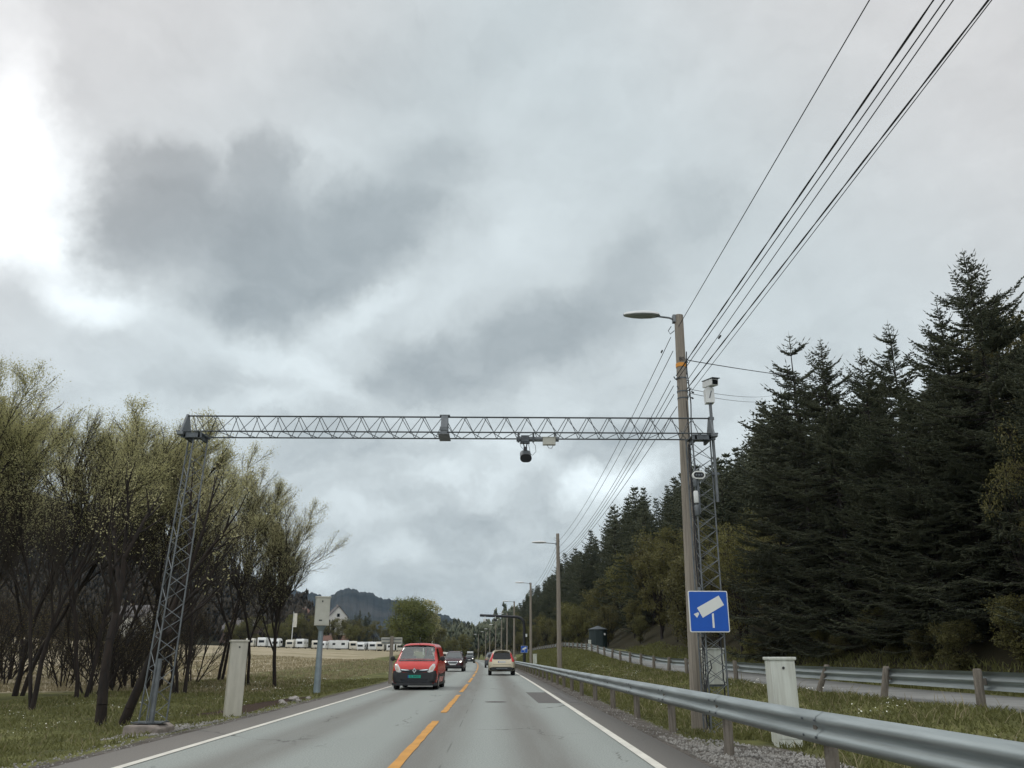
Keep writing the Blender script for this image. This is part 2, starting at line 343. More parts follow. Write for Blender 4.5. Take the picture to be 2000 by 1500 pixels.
# ground sheet
ys = np.concatenate([np.arange(-14, 60, .55), np.arange(60, 140, 1.6), np.arange(140, 420, 5.), np.array([440, 480, 540, 620, 760, 1000, 1500, 2400, 4200])])
ss = np.concatenate([[-3600, -2200, -1300, -800, -520, -380], np.arange(-300, -60, 9.), np.arange(-60, -16, 1.7), np.arange(-16, -4, .42), [-3.9, -3, 0, 3, 3.7],
                     np.arange(4.0, 16, .42), np.arange(16, 60, 1.5), [66, 75, 90, 120, 180, 320, 700, 1500, 3000]])
def make_ground():
    V = []; A = []
    for y in ys:
        for s in ss:
            yy = min(y, 420.); x = xc(yy) + s - (max(y - 420, 0) * .085)
            if s > 60: z = gz(xc(yy) + 60, yy) + (s - 60) * .02
            else: z = gz(xc(yy) + s, yy) if s > -300 else gz(xc(yy) - 300, yy)
            V.append((x, y, z))
            q = -s
            grav = float(sst(4.95, 4.45, q)) if s < 0 else float(sst(5.0, 4.55, s))
            if s > 0 and 9 < y < 15.5: grav = max(grav, float(sst(6.6, 5.6, s) * sst(9, 11.5, y) * sst(16, 13.5, y)))
            tan = float(sst(13, 20, q) * sst(31, 46, y)) if s < 0 else 0.
            forest = float(sst(13.6, 15, s)) if s > 0 else float(sst(330, 420, math.hypot(x, y)))
            soil = float(sst(5., 5.6, q) * sst(7.6, 6.4, q) * sst(22.5, 24, y) * sst(35, 31, y)) if s < 0 else 0.
            A.append((grav, tan, forest, soil))
    nx, ny = len(ss), len(ys)
    i = np.arange(nx * ny).reshape(ny, nx)
    Q = np.stack([i[:-1, :-1], i[:-1, 1:], i[1:, 1:], i[1:, :-1]], -1).reshape(-1, 4)
    m_ = bpy.data.materials.new('ground'); m_.use_nodes = True; k = NT(m_.node_tree); k.n.clear()
    at = k.add('ShaderNodeAttribute', attribute_name='zone'); sp = k.add('ShaderNodeSeparateColor', {0: at.outputs['Color']})
    al = at.outputs['Alpha']
    P = k.add('ShaderNodeNewGeometry').outputs['Position']
    nA, nB, nC = k.noise(P, .9, 6, .65), k.noise(P, 7, 5, .65), k.noise(P, .12, 5, .6)
    grass = k.mix(k.mapr(nA, .32, .68), (.064, .070, .026), (.160, .165, .060)); grass = k.mix(k.mapr(nB, .5, .75, 0., .55), grass, (.12, .105, .05))
    tanc = k.mix(k.mapr(nC, .35, .65), (.19, .175, .095), (.38, .325, .225)); tanc = k.mix(k.mapr(nA, .45, .7, 0., .5), tanc, (.11, .12, .045))
    stretch = k.noise(k.v('MULTIPLY', P, (.02, .22, .1)), 1.5, 4); tanc = k.mix(k.mapr(stretch, .42, .62, 0., .75), tanc, (.40, .345, .255))
    grv = k.mix(k.mapr(k.noise(P, 26, 4, .7), .35, .65), (.075, .068, .060), (.21, .195, .175))
    grv = k.mix(k.mapr(nA, .4, .65, 0., .75), grv, (.062, .055, .046))
    soilc = k.mix(nB, (.028, .019, .014), (.075, .05, .036))
    forc = k.mix(nB, (.016, .015, .009), (.045, .04, .02))
    def edge(f): return k.mapr(k.m('ADD', f, k.m('MULTIPLY', k.m('SUBTRACT', nB, .5), .55)), .35, .65)
    c = k.mix(edge(sp.outputs[1]), grass, tanc); c = k.mix(edge(sp.outputs[2]), c, forc); c = k.mix(edge(al), c, soilc); c = k.mix(edge(sp.outputs[0]), c, grv)
    b = k.add('ShaderNodeBsdfPrincipled', {'Base Color': c, 'Roughness': .95, 'Specular IOR Level': .15})
    bp = k.add('ShaderNodeBump', {'Strength': .7, 'Distance': .05, 'Height': k.m('ADD', nB, k.noise(P, 40, 3))}); k.l.new(bp.outputs[0], b.inputs['Normal'])
    k.l.new(b.outputs[0], k.add('ShaderNodeOutputMaterial').inputs[0])
    o = mesh_np('ground', V, quads=Q, mats=m_, smooth=True); tag(o, kind='structure')
    ca = o.data.color_attributes.new('zone', 'FLOAT_COLOR', 'POINT'); ca.data.foreach_set('color', np.array(A, np.float32).ravel())
make_ground()

# ------------------------------------------------------------------ road
def strip(name, m_, s0, s1, y0, y1, z, step=2., cross=1, zf=None, skirt=0.):
    n = max(1, int((y1 - y0) / step)); V = []; UV = []
    for i in range(n + 1):
        y = y0 + (y1 - y0) * i / n
        sl_ = np.linspace(s0, s1, cross + 1)
        if skirt: sl_ = np.concatenate([[s0], sl_, [s1]])
        for j, s in enumerate(sl_):
            zz = z + (zf(y) if zf else 0)
            if skirt and (j == 0 or j == len(sl_) - 1): zz -= skirt
            V.append((xc(y) + s, y, zz)); UV.append((s, y))
    k = cross + 1 + (2 if skirt else 0)
    ii = np.arange((n + 1) * k).reshape(n + 1, k)
    Q = np.stack([ii[:-1, :-1], ii[:-1, 1:], ii[1:, 1:], ii[1:, :-1]], -1).reshape(-1, 4)
    o = mesh_np(name, V, quads=Q, mats=m_)
    uv = o.data.uv_layers.new(name='UVMap'); li = np.zeros(len(o.data.loops), np.int32); o.data.loops.foreach_get('vertex_index', li)
    uv.data.foreach_set('uv', np.array(UV, np.float32)[li].ravel())
    return o
def road_mat():
    m_ = bpy.data.materials.new('asphalt'); m_.use_nodes = True; k = NT(m_.node_tree); k.n.clear()
    uv = k.add('ShaderNodeTexCoord').outputs['UV']; sp = k.add('ShaderNodeSeparateXYZ', {0: uv}); s, y = sp.outputs[0], sp.outputs[1]
    slow = k.noise(k.v('MULTIPLY', uv, (1.2, .06, 1)), 1.6, 5, .6); wob = k.m('MULTIPLY', k.m('SUBTRACT', k.noise(k.v('MULTIPLY', uv, (.3, .05, 1)), 1., 2), .5), .5)
    sw = k.m('ADD', s, wob)
    def band(c0, w_): return k.mapr(k.m('ABSOLUTE', k.m('SUBTRACT', sw, c0)), w_ * .15, w_, 1., 0.)
    dark = k.m('MAXIMUM', k.m('MAXIMUM', band(1.95, .75), k.m('MULTIPLY', band(-2.05, .75), .9)), band(.28, .85))
    base = k.mix(k.m('MULTIPLY', dark, k.mapr(slow, .2, .75, .5, 1.)), (.258, .284, .266), (.142, .139, .124))
    base = k.mix(k.mapr(slow, .5, .8, 0., .35), base, (.29, .31, .294))
    sh = k.mapr(k.m('ABSOLUTE', k.m('SUBTRACT', s, 0.)), 3.28, 3.36, 0., 1.)
    base = k.mix(sh, base, (.148, .140, .126))
    ag = k.noise(uv, 42, 4, .75); base = k.mix(k.mapr(ag, .3, .7, 0., 1.), k.mix(1., base, (.62, .62, .62), 'MULTIPLY'), k.mix(1., base, (1.32, 1.32, 1.32), 'MULTIPLY'))
    sp2 = k.mapr(k.noise(uv, 130, 2, .5), .62, .72); base = k.mix(k.m('MULTIPLY', sp2, .35), base, (.52, .52, .5))
    seam = k.m('MULTIPLY', k.mapr(k.m('ABSOLUTE', k.m('SUBTRACT', s, k.m('ADD', .62, k.m('MULTIPLY', wob, .25)))), .006, .016, 1., 0.), k.mapr(k.noise(k.v('MULTIPLY', uv, (.1, .35, 1)), 1., 4), .48, .56))
    base = k.mix(k.m('MULTIPLY', seam, .6), base, (.07, .07, .065))
    blot = k.mapr(k.noise(uv, .9, 6, .7), .60, .78); base = k.mix(k.m('MULTIPLY', blot, .45), base, (.10, .095, .085))
    # cracks
    vo = k.add('ShaderNodeTexVoronoi', {'Vector': k.v('ADD', k.v('MULTIPLY', uv, (.32, .10, 1)), k.v('MULTIPLY', k.noise(uv, 1.3, 4, .6, 1), (.25, .12, 0)))}, feature='DISTANCE_TO_EDGE'); vo.inputs['Scale'].default_value = 1.
    ck = k.m('MULTIPLY', k.mapr(vo.outputs['Distance'], .0015, .006, 1., 0.), k.mapr(k.noise(uv, .35, 2), .50, .58))
    base = k.mix(k.m('MULTIPLY', ck, .75), base, (.06, .06, .055))
    b = k.add('ShaderNodeBsdfPrincipled', {'Base Color': base, 'Roughness': k.mapr(ag, .3, .7, .62, .85), 'Specular IOR Level': .45})
    bp = k.add('ShaderNodeBump', {'Strength': .35, 'Distance': .012, 'Height': ag}); k.l.new(bp.outputs[0], b.inputs['Normal'])
    k.l.new(b.outputs[0], k.add('ShaderNodeOutputMaterial').inputs[0]); return m_
M['asphalt'] = road_mat()
tag(strip('road', M['asphalt'], -4.15, 3.95, -14, 430, 0., 1.5, 8, skirt=.07), kind='structure')
def patch_mat():
    m_ = mat('asphalt_patch', (.125, .122, .116), .9, col2=(.085, .083, .08), vscale=9, bump=.4, bscale=60); return m_
M['patch'] = patch_mat()
pm = MB()
for pts in ([(1.10, 33.1), (1.93, 33.0), (1.95, 25.6), (1.22, 25.65)], [(2.12, 32.8), (2.34, 32.6), (2.42, 26.0), (2.14, 25.7)]):
    pm.poly([(x, y, .004) for x, y in pts])
tag(pm.build('asphalt_patch', M['patch']), kind='structure')
mk = [strip('edge_line', M['line_w'], 3.25, 3.385, -14, 420, .008, 2.), strip('edge_line', M['line_w'], -3.36, -3.23, -14, 420, .008, 2.)]
for o in mk: tag(o, kind='structure')
ymk = MB(); rnd = random.Random(5)
y0 = 9.6
segs = [(4.5, 18.7), (21.4, 30.9)] + [(33.3 + 12 * i, 42.6 + 12 * i) for i in range(32)]
for a, b in segs:
    n = max(2, int((b - a) / .5)); sub = [a + (b - a) * i / n for i in range(n + 1)]
    L_ = [(xc(y) - .005 + rnd.uniform(-.012, .012), y, .008) for y in sub]; R_ = [(xc(y) + .145 + rnd.uniform(-.012, .012), y, .008) for y in sub]
    for i in range(n): ymk.poly([L_[i], R_[i], R_[i + 1], L_[i + 1]])
tag(ymk.build('centre_line', M['line_y']), kind='structure')
mh = MB().lathe([(.0, .010), (.30, .010), (.33, .005)], 20, (-.02, 26.3, 0)); tag(mh.build('manhole_cover', M['patch']), 'dark round manhole cover set in the right lane of the road', 'manhole')
# side road / cycle path on the right bank
M['path'] = mat('path_asphalt', (.225, .23, .222), .85, col2=(.16, .165, .158), vscale=1.2, bump=.3, bscale=40)
tag(strip('cycle_path', M['path'], 10.55, 13.7, -14, 330, .03, 1.5, 2, zf=zp, skirt=.06), kind='structure')

# ------------------------------------------------------------------ guardrails
PROF = [(-.012, .155), (.0, .150), (.035, .128), (.075, .105), (.083, .078), (.075, .052), (.030, .025), (.006, .0), (.030, -.025), (.075, -.052), (.083, -.078), (.075, -.105), (.035, -.128), (.0, -.150), (-.012, -.155)]
def w_beam(name, xs, parent, side=-1, y0=2., y1=170., zt=.75, zf=None, step=1., m_=None):
    V = []; F = []; n = int((y1 - y0) / step)
    pr = [(u * 1.0, w_ * 1.06) for u, w_ in PROF]; k = len(pr)
    for i in range(n + 1):
        y = y0 + (y1 - y0) * i / n
        z0 = zt - .165 + (zf(y) if zf else 0)
        for u, w_ in pr: V.append((xs(y) + side * u, y, z0 + w_))
        for u, w_ in pr: V.append((xs(y) + side * (u - .004), y, z0 + w_))
    for i in range(n):
        for j in range(k - 1):
            a = i * 2 * k + j; F.append((a, a + 1, a + 1 + 2 * k, a + 2 * k)); a += k; F.append((a + 1, a, a + 2 * k, a + 1 + 2 * k))
    return mesh_np(name, V, quads=F, mats=m_ or M['rail'], parent=parent, smooth=True)
def rail_x(y): return xc(y) + float(np.interp(y, [2, 6, 10, 16, 32, 60, 400], [4.9, 4.82, 4.66, 4.60, 4.42, 4.40, 4.40]))
gr = empty('guardrail', (xc(10) + 4.6, 10, 0), 0, 'long galvanised steel guardrail on short posts along the right edge of the road', 'guardrail')
inv = Matrix.Translation(-gr.location)
def reloc(o): o.data.transform(inv); return o
reloc(w_beam('rail', rail_x, gr, -1, 2., 170.))
py_ = [9.35 + 3.85 * i for i in range(42)]; rnd = random.Random(2)
for y in py_:
    b = MB(); x = rail_x(y) + .115; l = rnd.uniform(-.01, .01)
    b.tube([(x, y, -.3), (x + l, y + l, .60), (x + l, y + l, .64)], [.075, .072, .06], 10)
    b.box((rail_x(y) + .02, y, .585), (.10, .09, .16))
    po = reloc(b.build('post', M['wood_post'], gr, True))
    if y < 50:
        for dy in (-.16, .16):
            for dz in (.083, -.083): reloc(MB().lathe([(.014, -.012), (.014, .0), (.0, .004)], 6, (rail_x(y + dy) - .088, y + dy, .585 + dz), 'x').build('bolt', M['galv_dark'], po))
        reloc(MB().box((rail_x(y) - .012, y, .585), (.02, .03, .07)).build('bolt', M['galv_dark'], po))
for y in py_[:9]:
    reloc(w_beam('lap_joint', lambda q: rail_x(q) - .005, gr, -1, y - .17, y + .17, .751, None, .17))
# second rail on wooden posts along the cycle path, seen from behind
def rail2_x(y): return xc(y) + 10.42
gr2 = empty('guardrail', (rail2_x(20), 20, zp(20)), 0, 'grey steel guardrail on leaning wooden posts beside the cycle path up the bank', 'guardrail')
inv = Matrix.Translation(-gr2.location)
reloc(w_beam('rail', rail2_x, gr2, 1, 4., 200., .68, zp))
rnd = random.Random(8)
leans = {16: .02, 20: .12, 24: .26, 28: .22}
yy = 12.2
while yy < 190:
    x = rail2_x(yy) - .13; z = zp(yy); le = leans.get(int(round(yy / 4) * 4), rnd.uniform(-.04, .07)); b = MB()
    b.tube([(x, yy, z - .3), (x, yy, z), (x + le, yy - le * .6, z + .70), (x + le, yy - le * .6, z + .73)], [.088, .088, .08, .06], 8)
    b.box((x + .08 + le * .8, yy - le * .5, z + .5), (.10, .10, .12))
    reloc(b.build('post', M['wood_post'], gr2, True)); yy += 4.05

# ------------------------------------------------------------------ lattice gantry over the road
GY = 17.2
ga = empty('camera_gantry', (-6.45, GY, 0), 0, 'galvanised steel lattice gantry spanning the road on two triangular lattice towers', 'gantry')
ginv = Matrix.Translation(-ga.location)
def put(o): o.data.transform(ginv); return o
def lattice_tower(cx, cy, tri0, tri1, z0, z1, pitch, parent, xbrace):
    """tri0 / tri1: three corner offsets at bottom / top"""
    def c(i, z): u = (z - z0) / (z1 - z0); return Vector((cx + tri0[i][0] * (1 - u) + tri1[i][0] * u, cy + tri0[i][1] * (1 - u) + tri1[i][1] * u, z))
    br = MB(); z = z0 + .06; k = 0
    while z + pitch < z1:
        for a, b_ in ((0, 1), (1, 2), (2, 0)):
            if k % 2 == 0: br.tube([c(a, z), c(b_, z + pitch)], (.0062 if xbrace else .0080), 5, False)
            else: br.tube([c(b_, z), c(a, z + pitch)], (.0062 if xbrace else .0080), 5, False)
            if xbrace:
                if k % 2 == 1: br.tube([c(a, z), c(b_, z + pitch)], (.0062 if xbrace else .0080), 5, False)
                else: br.tube([c(b_, z), c(a, z + pitch)], (.0062 if xbrace else .0080), 5, False)
        z += pitch; k += 1
    tw = put(br.build('lattice_tower', M['galv'], parent))
    for i in range(3):
        ch = MB().tube([c(i, z0), c(i, z1)], .0165, 8).build('chord', M['galv'], tw); ch.data.transform(ginv)
    return tw
# left tower (front corner towards the camera)
TL = [(-.27, .12), (.0, -.20), (.25, .14)]
TLt = [(-.20, .15), (.03, -.18), (.20, .17)]
tl = lattice_tower(-6.62, GY, TL, [(a + .20, b) for a, b in TLt], .08, 5.74, .31, ga, False)
# right tower: two chords at the left, one right
TR = [(-.24, .14), (-.17, -.18), (.25, .0)]
tr = lattice_tower(4.28, GY, TR, [(a + .03, b) for a, b in TR], -.18, 5.76, .30, ga, True)
fo = MB().prism([(-6.98, -.35), (-6.30, -.35), (-6.30, .0), (-6.40, .06), (-6.95, .06)], 'y', GY - .42, GY + .45); put(fo.build('footing', M['concrete'], ga, bevel=.03))
fo = MB().box((4.28, GY, -.22), (.8, .8, .22)); put(fo.build('footing', M['concrete'], ga, bevel=.03))
for cx, cz, nm in ((-6.62, .10, 'base_plate'), (4.28, -.09, 'base_plate')):
    put(MB().box((cx, GY, cz - .005), (.58, .42, .02)).build(nm, M['galv_dark'], ga))
for cx in (-6.42, 4.33):
    b = MB(); b.box((cx, GY, 5.745), (.44, .54, .03)); b.box((cx, GY - .26, 5.69), (.44, .02, .09)); b.box((cx - .14, GY - .02, 5.70), (.05, .5, .12)); b.box((cx + .16, GY - .02, 5.70), (.05, .5, .12))
    put(b.build('head_plate', M['galv_dark'], ga, bevel=.005))
# beam: one upper chord, two lower chords
BX0, BX1 = -6.62, 4.56; ZT, ZB = 6.18, 5.775
UC = lambda x: Vector((x, GY - .02, ZT)); LF = lambda x: Vector((x, GY - .29, ZB)); LB = lambda x: Vector((x, GY + .25, ZB))
bb = MB(); p = .222; x = BX0 + .10; k = 0
while x + p < BX1 - .05:
    a, b_ = (LF, UC) if k % 2 else (UC, LF)
    bb.tube([a(x), b_(x + p)], .0078, 5, False)
    a, b_ = (LB, UC) if k % 2 else (UC, LB)
    bb.tube([a(x + .06), b_(x + p + .06)], .0078, 5, False)
    a, b_ = (LF, LB) if k % 2 else (LB, LF)
    bb.tube([a(x - .03), b_(x + p - .03)], .0078, 5, False)
    x += p; k += 1
bm_ = put(bb.build('beam', M['lattice'], ga))
for fn, r_ in ((UC, .0175), (LF, .0155), (LB, .0155)):
    o = MB().tube([fn(BX0 - (.12 if fn is LF else 0)), fn(BX1 + (.10 if fn is LF else 0))], r_, 8).build('chord', M['lattice'], bm_); o.data.transform(ginv)
for x_, w_ in ((-1.14, .145),):
    b = MB(); b.prism([(GY - .33, ZB - .03), (GY - .33, ZB + .03), (GY - .06, ZT + .045), (GY + .02, ZT + .045), (GY + .30, ZB + .03), (GY + .30, ZB - .03)], 'x', x_ - w_ / 2, x_ + w_ / 2)
    b.box((x_, GY - .02, ZT + .03), (.22, .12, .025)); b.box((x_, GY - .02, ZB - .04), (.24, .62, .025)); b.box((x_, GY - .32, ZB + .07), (.16, .05, .08))
    o = b.build('splice_plate', M['galv'], bm_, bevel=.008); o.data.transform(ginv)
for x_ in (BX0 - .01, BX1 + .01):
    b = MB(); b.prism([(GY - .33, ZB - .03), (GY - .06, ZT + .03), (GY + .02, ZT + .03), (GY + .30, ZB - .03)], 'x', x_ - .02, x_ + .02); b.box((x_, GY - .3, ZB - .05), (.13, .12, .06))
    o = b.build('end_plate', M['galv'], bm_); o.data.transform(ginv)
# cables clipped to the towers
b = MB(); b.tube([(-6.56, GY - .12, .05), (-6.55, GY - .12, 1.25)], .055, 8); put(b.build('cable_duct', M['galv'], ga))
b = MB(); rnd = random.Random(4)
for dx, dy in ((-.20, -.02), (-.15, .06), (.20, .06)):
    b.tube([(4.28 + dx + rnd.uniform(-.012, .012), GY + dy, z) for z in np.linspace(-.1, 1.75 if dx > 0 else 5.6, 22)], .014, 5)
b.tube([(4.13, GY - .20, .3), (4.03, GY - .24, .55), (4.10, GY - .22, .95), (4.19, GY - .22, 1.08), (4.17, GY - .22, 1.22), (4.10, GY - .2, 1.15)], .013, 5)
put(b.build('cables', M['cable'], ga))

# hanging traffic camera on its cross tube
hc = empty('traffic_camera', (.58, GY - .05, 5.60), 0, 'black drum shaped traffic camera hanging under the lattice beam of the gantry', 'camera')
I = Matrix.Translation(-hc.location)
def pt(o, M_=None): o.data.transform(M_ or I); return o
pt(MB().tube([(.40, GY - .02, 5.70), (1.30, GY - .02, 5.70)], .055, 12).build('cross_tube', M['galv'], hc, True))
b = MB(); b.box((.58, GY - .02, 5.70), (.17, .15, .14)); b.box((.58, GY - .02, 5.62), (.20, .12, .03))
for x_ in (.44, .76, 1.22): b.box((x_, GY - .02, 5.74), (.035, .14, .20))
pt(b.build('clamp', M['galv_dark'], hc, bevel=.006))
b = MB(); b.tube([(.54, GY - .05, 5.62), (.57, GY - .06, 5.50)], .012, 6); b.tube([(.63, GY - .05, 5.62), (.60, GY - .06, 5.50)], .012, 6); b.box((.585, GY - .07, 5.455), (.075, .06, .12))
pt(b.build('hanger', M['black_metal'], hc))
def stadium(w_, h_, n=10):
    r_ = h_ / 2; c = w_ / 2 - r_
    return [(c + r_ * math.cos(a), r_ * math.sin(a)) for a in np.linspace(-math.pi / 2, math.pi / 2, n)] + [(-c + r_ * math.cos(a), r_ * math.sin(a)) for a in np.linspace(math.pi / 2, 3 * math.pi / 2, n)]
Mt = Matrix.Translation((.588 - hc.location.x, -.10, -.295)) @ Matrix.Rotation(R(28), 4, 'X')
body = MB().prism(stadium(.235, .165), 'y', -.16, .16).build('housing', M['galv_dark'], hc, True); body.data.transform(Mt)
ln = MB().prism(stadium(.245, .175), 'y', -.20, -.161).build('lens_hood', M['black_metal'], hc, True); ln.data.transform(Mt)
b = MB(); b.tube([(.72, GY - .05, 5.66), (.80, GY - .05, 5.55), (.81, GY - .05, 5.42), (.74, GY - .06, 5.34), (.68, GY - .06, 5.37)], .006, 5)
b.tube([(.64, GY - .06, 5.64), (.67, GY - .06, 5.5), (.69, GY - .06, 5.38), (.66, GY - .06, 5.32)], .006, 5); b.tube([(.46, GY - .05, 5.66), (.49, GY - .05, 5.53), (.55, GY - .06, 5.46)], .005, 5)
pt(b.build('cables', M['cable_grey'], hc))
jb = empty('junction_box', (1.09, GY - .06, 5.66), 0, 'small grey junction box clamped under the gantry beam beside the hanging camera', 'box')
I2 = Matrix.Translation(-jb.location)
pt(MB().box((1.09, GY - .10, 5.63), (.27, .12, .155)).build('housing', M['box_grey'], jb, bevel=.01), I2)
pt(MB().box((1.09, GY - .10, 5.713), (.285, .135, .012)).build('lid', M['cab_white'], jb), I2)
pt(MB().tube([(1.05, GY - .1, 5.55), (1.08, GY - .1, 5.49), (1.14, GY - .1, 5.48), (1.18, GY - .1, 5.55)], .007, 5).build('cable', M['cable_grey'], jb), I2)
# cctv camera on a mast fixed to the right tower
cc = empty('surveillance_camera', (4.56, GY - .05, 4.6), 0, 'white surveillance camera on a slim mast rising from the right gantry tower', 'camera')
I3 = Matrix.Translation(-cc.location)
pt(MB().tube([(4.60, GY - .08, 4.35), (4.60, GY - .08, 6.62)], .034, 12).build('mast', M['galv'], cc, True), I3)
b = MB(); b.box((4.60, GY - .06, 6.16), (.10, .1, .06)); b.box((4.60, GY - .06, 5.72), (.10, .1, .06)); b.box((4.60, GY - .06, 4.95), (.14, .1, .05)); pt(b.build('clamp', M['galv_dark'], cc), I3)
pt(MB().prism([(4.50, 6.50), (4.68, 6.50), (4.69, 6.58), (4.685, 6.82), (4.62, 6.86), (4.56, 6.86), (4.495, 6.82)], 'y', GY - .16, GY + .02).build('base_housing', M['white_paint'], cc, bevel=.01), I3)
pt(MB().prism([(4.565, 6.60), (4.585, 6.60), (4.635, 6.76), (4.615, 6.77)], 'y', GY - .167, GY - .161).build('cable_gland', M['galv_dark'], cc), I3)
hd = MB().prism([(-.085, -.075), (.085, -.075), (.085, .065), (-.085, .065)], 'y', -.19, .2).build('camera_head', M['white_paint'], cc, bevel=.012)
RT = Matrix.Translation((4.635 - cc.location.x, -.04, 6.955 - cc.location.z)) @ Matrix.Rotation(R(16), 4, 'Z') @ Matrix.Rotation(R(6), 4, 'X'); hd.data.transform(RT)
o = MB().box((0, -.194, -.008), (.125, .012, .095)).build('lens', M['glass'], cc); o.data.transform(RT)
o = MB().box((0, -.02, .078), (.19, .46, .016)).build('sun_shield', M['galv_dark'], cc, bevel=.004); o.data.transform(RT)
# oval flash unit and small detector cylinders on the tower
ov = empty('flash_unit', (4.19, GY - .25, 4.88), 0, 'black oval flash unit with a white rim on the right gantry tower', 'flash unit')
o = MB().prism(stadium(.265, .165), 'y', -.05, .03).build('rim', M['sign_white'], ov, True)
o = MB().prism(stadium(.215, .115), 'y', -.056, -.0505).build('glass', M['glass'], ov, True)
b = MB()
for x_ in (-.055, 0, .055): b.prism([(x_ + .02 * math.cos(a), .02 * math.sin(a)) for a in np.linspace(0, 2 * math.pi, 11)[:-1]], 'y', -.061, -.0565)
b.build('lamps', M['galv_dark'], ov)
dt = empty('detector', (4.11, GY - .25, 4.5), 0, 'stack of small grey detector cylinders below the oval unit on the tower', 'detector')
for z0, z1, r_, mm in ((.14, .33, .045, 'galv'), (-.20, .05, .05, 'white_paint'), (-.46, -.24, .05, 'galv')):
    MB().lathe([(r_ * .8, z0), (r_, z0 + .02), (r_, z1 - .03), (r_ * .85, z1)], 12).build('cylinder', M[mm], dt, True)
MB().box((.06, .06, -.02), (.05, .1, .8)).build('bracket', M['galv_dark'], dt)
# equipment cabinet inside the right tower
ec = empty('equipment_cabinet', (4.36, GY + .33, 1.0), 0, 'white equipment cabinet mounted behind the lattice of the right gantry tower', 'cabinet')
MB().box((0, 0, .09), (.40, .24, .66)).build('housing', M['cab_white'], ec, bevel=.01)
MB().box((0, 0, .435), (.44, .28, .03)).build('lid', M['cab_white'], ec, bevel=.005)
MB().box((0, 0, -.26), (.34, .2, .04)).build('base', M['galv_dark'], ec)

def camera_sign(name, w_, loc, rz, label):
    s = empty(name, loc, rz, label, 'sign'); u = w_ / .78
    def rr(wd, hh, r_, n=5):
        out = []
        for cx, cz, a0 in ((wd / 2 - r_, hh / 2 - r_, 0), (-wd / 2 + r_, hh / 2 - r_, 90), (-wd / 2 + r_, -hh / 2 + r_, 180), (wd / 2 - r_, -hh / 2 + r_, 270)):
            out += [(cx + r_ * math.cos(R(a0 + 90 * i / (n - 1))), cz + r_ * math.sin(R(a0 + 90 * i / (n - 1)))) for i in range(n)]
        return out
    MB().prism(rr(.78 * u, .78 * u, .03 * u), 'y', 0, .022).build('border', M['sign_white'], s)
    MB().prism(rr(.745 * u, .745 * u, .022 * u), 'y', -.003, -.0002).build('panel', M['blue'], s)
    b = MB()
    def P(lst): b.prism([((a - .5) * .78 * u, (.5 - c) * .78 * u) for a, c in lst], 'y', -.006, -.0032)
    P([(.205, .415), (.775, .115), (.895, .345), (.335, .655)])
    P([(.110, .565), (.225, .520), (.250, .560), (.190, .655)])
    P([(.570, .555), (.618, .545), (.618, .895), (.570, .895)])
    b.build('pictogram', M['sign_white'], s)
    return s
sg = camera_sign('camera_sign', .79, (4.185, GY - .33, 2.135), R(2), 'large blue square road sign with white camera symbol on the right gantry tower')
o = MB(); o.box((-.12, .16, .0), (.05, .05, .95)); o.box((0, .06, .26), (.5, .09, .04)); o.box((0, .06, -.26), (.5, .09, .04)); o.build('bracket', M['galv'], sg)

# ------------------------------------------------------------------ utility poles with street lamps
def lamp_head_parts(parent, at, rz, sc=1.):
    prof = [(0, .03), (.05, .10), (.2, .155), (.42, .175), (.62, .15), (.80, .09), (.86, .04)]     # along -x, half width
    V = []; F = []; n = 12
    for i, (l, w_) in enumerate(prof):
        for k in range(n + 1):
            a = math.pi * k / n; V.append((-l, w_ * math.cos(a), .018 + .105 * (w_ / .175) ** .6 * math.sin(a)))
    for i in range(len(prof) - 1):
        for k in range(n): q = i * (n + 1) + k; F.append((q, q + 1, q + n + 2, q + n + 1))
    sh = mesh_np('lamp_head', V, quads=F, mats=M['lamp_white'], smooth=True)
    Mx = Matrix.Translation(at) @ Matrix.Rotation(rz, 4, 'Z') @ Matrix.Scale(sc, 4); sh.data.transform(Mx); sh.parent = parent
    V = []; F = []
    for i, (l, w_) in enumerate(prof):
        for k in range(n + 1):
            a = math.pi * k / n; V.append((-l, w_ * math.cos(a), .018 - .05 * (w_ / .175) * math.sin(a)))
    for i in range(len(prof) - 1):
        for k in range(n): q = i * (n + 1) + k; F.append((q, q + n + 1, q + n + 2, q + 1))
    le = mesh_np('lens', V, quads=F, mats=M['lens'], smooth=True); le.data.transform(Mx); le.parent = sh
def pole(x, y, h, label, near=False, zb=None, lean=.14, lamp=True, lampz=None, arm=.38):
    zb = gz(x, y) if zb is None else zb
    pl = empty('utility_pole', (x, y, zb), 0, label, 'utility pole', 'wooden poles along the road')
    H = h - zb
    MB().tube([(0, 0, -.4), (0, 0, 0), (lean * .5, 0, H * .5), (lean, 0, H)], [.165, .16, .135, .105], 14).build('pole', M['pole_wood'], pl, True)
    lz = (H - .06) if lampz is None else lampz - zb
    lx = lean * lz / H
    if lamp:
        ar = MB().tube([(lx - .10, 0, lz - .06), (lx - .22, 0, lz), (lx - arm - .12, 0, lz + .045)], .024, 8)
        ar.box((lx - .12, 0, lz - .03), (.06, .14, .18)); ar.build('lamp_arm', M['galv'], pl)
        lamp_head_parts(pl, (lx - arm, 0, lz + .04), 0, 1. if near else 1.12)
    return pl
p1 = pole(4.10, 18.0, 8.93, 'tall weathered wooden pole with orange band and street lamp beside the gantry tower', True, lean=.15, arm=.44)
z1 = gz(4.10, 18.0)
I4 = Matrix.Translation((-4.10, -18.0, -z1))
o = MB().lathe([(.119, 0), (.120, .01), (.120, .085), (.119, .09)], 16, (.125, 0, 7.63 - z1)).build('orange_band', M['orange'], p1, True)
text_obj('number_mark', '80', .13, M['black_plastic'], p1, (.125, -.125, 7.80 - z1), (R(90), 0, 0), .004)
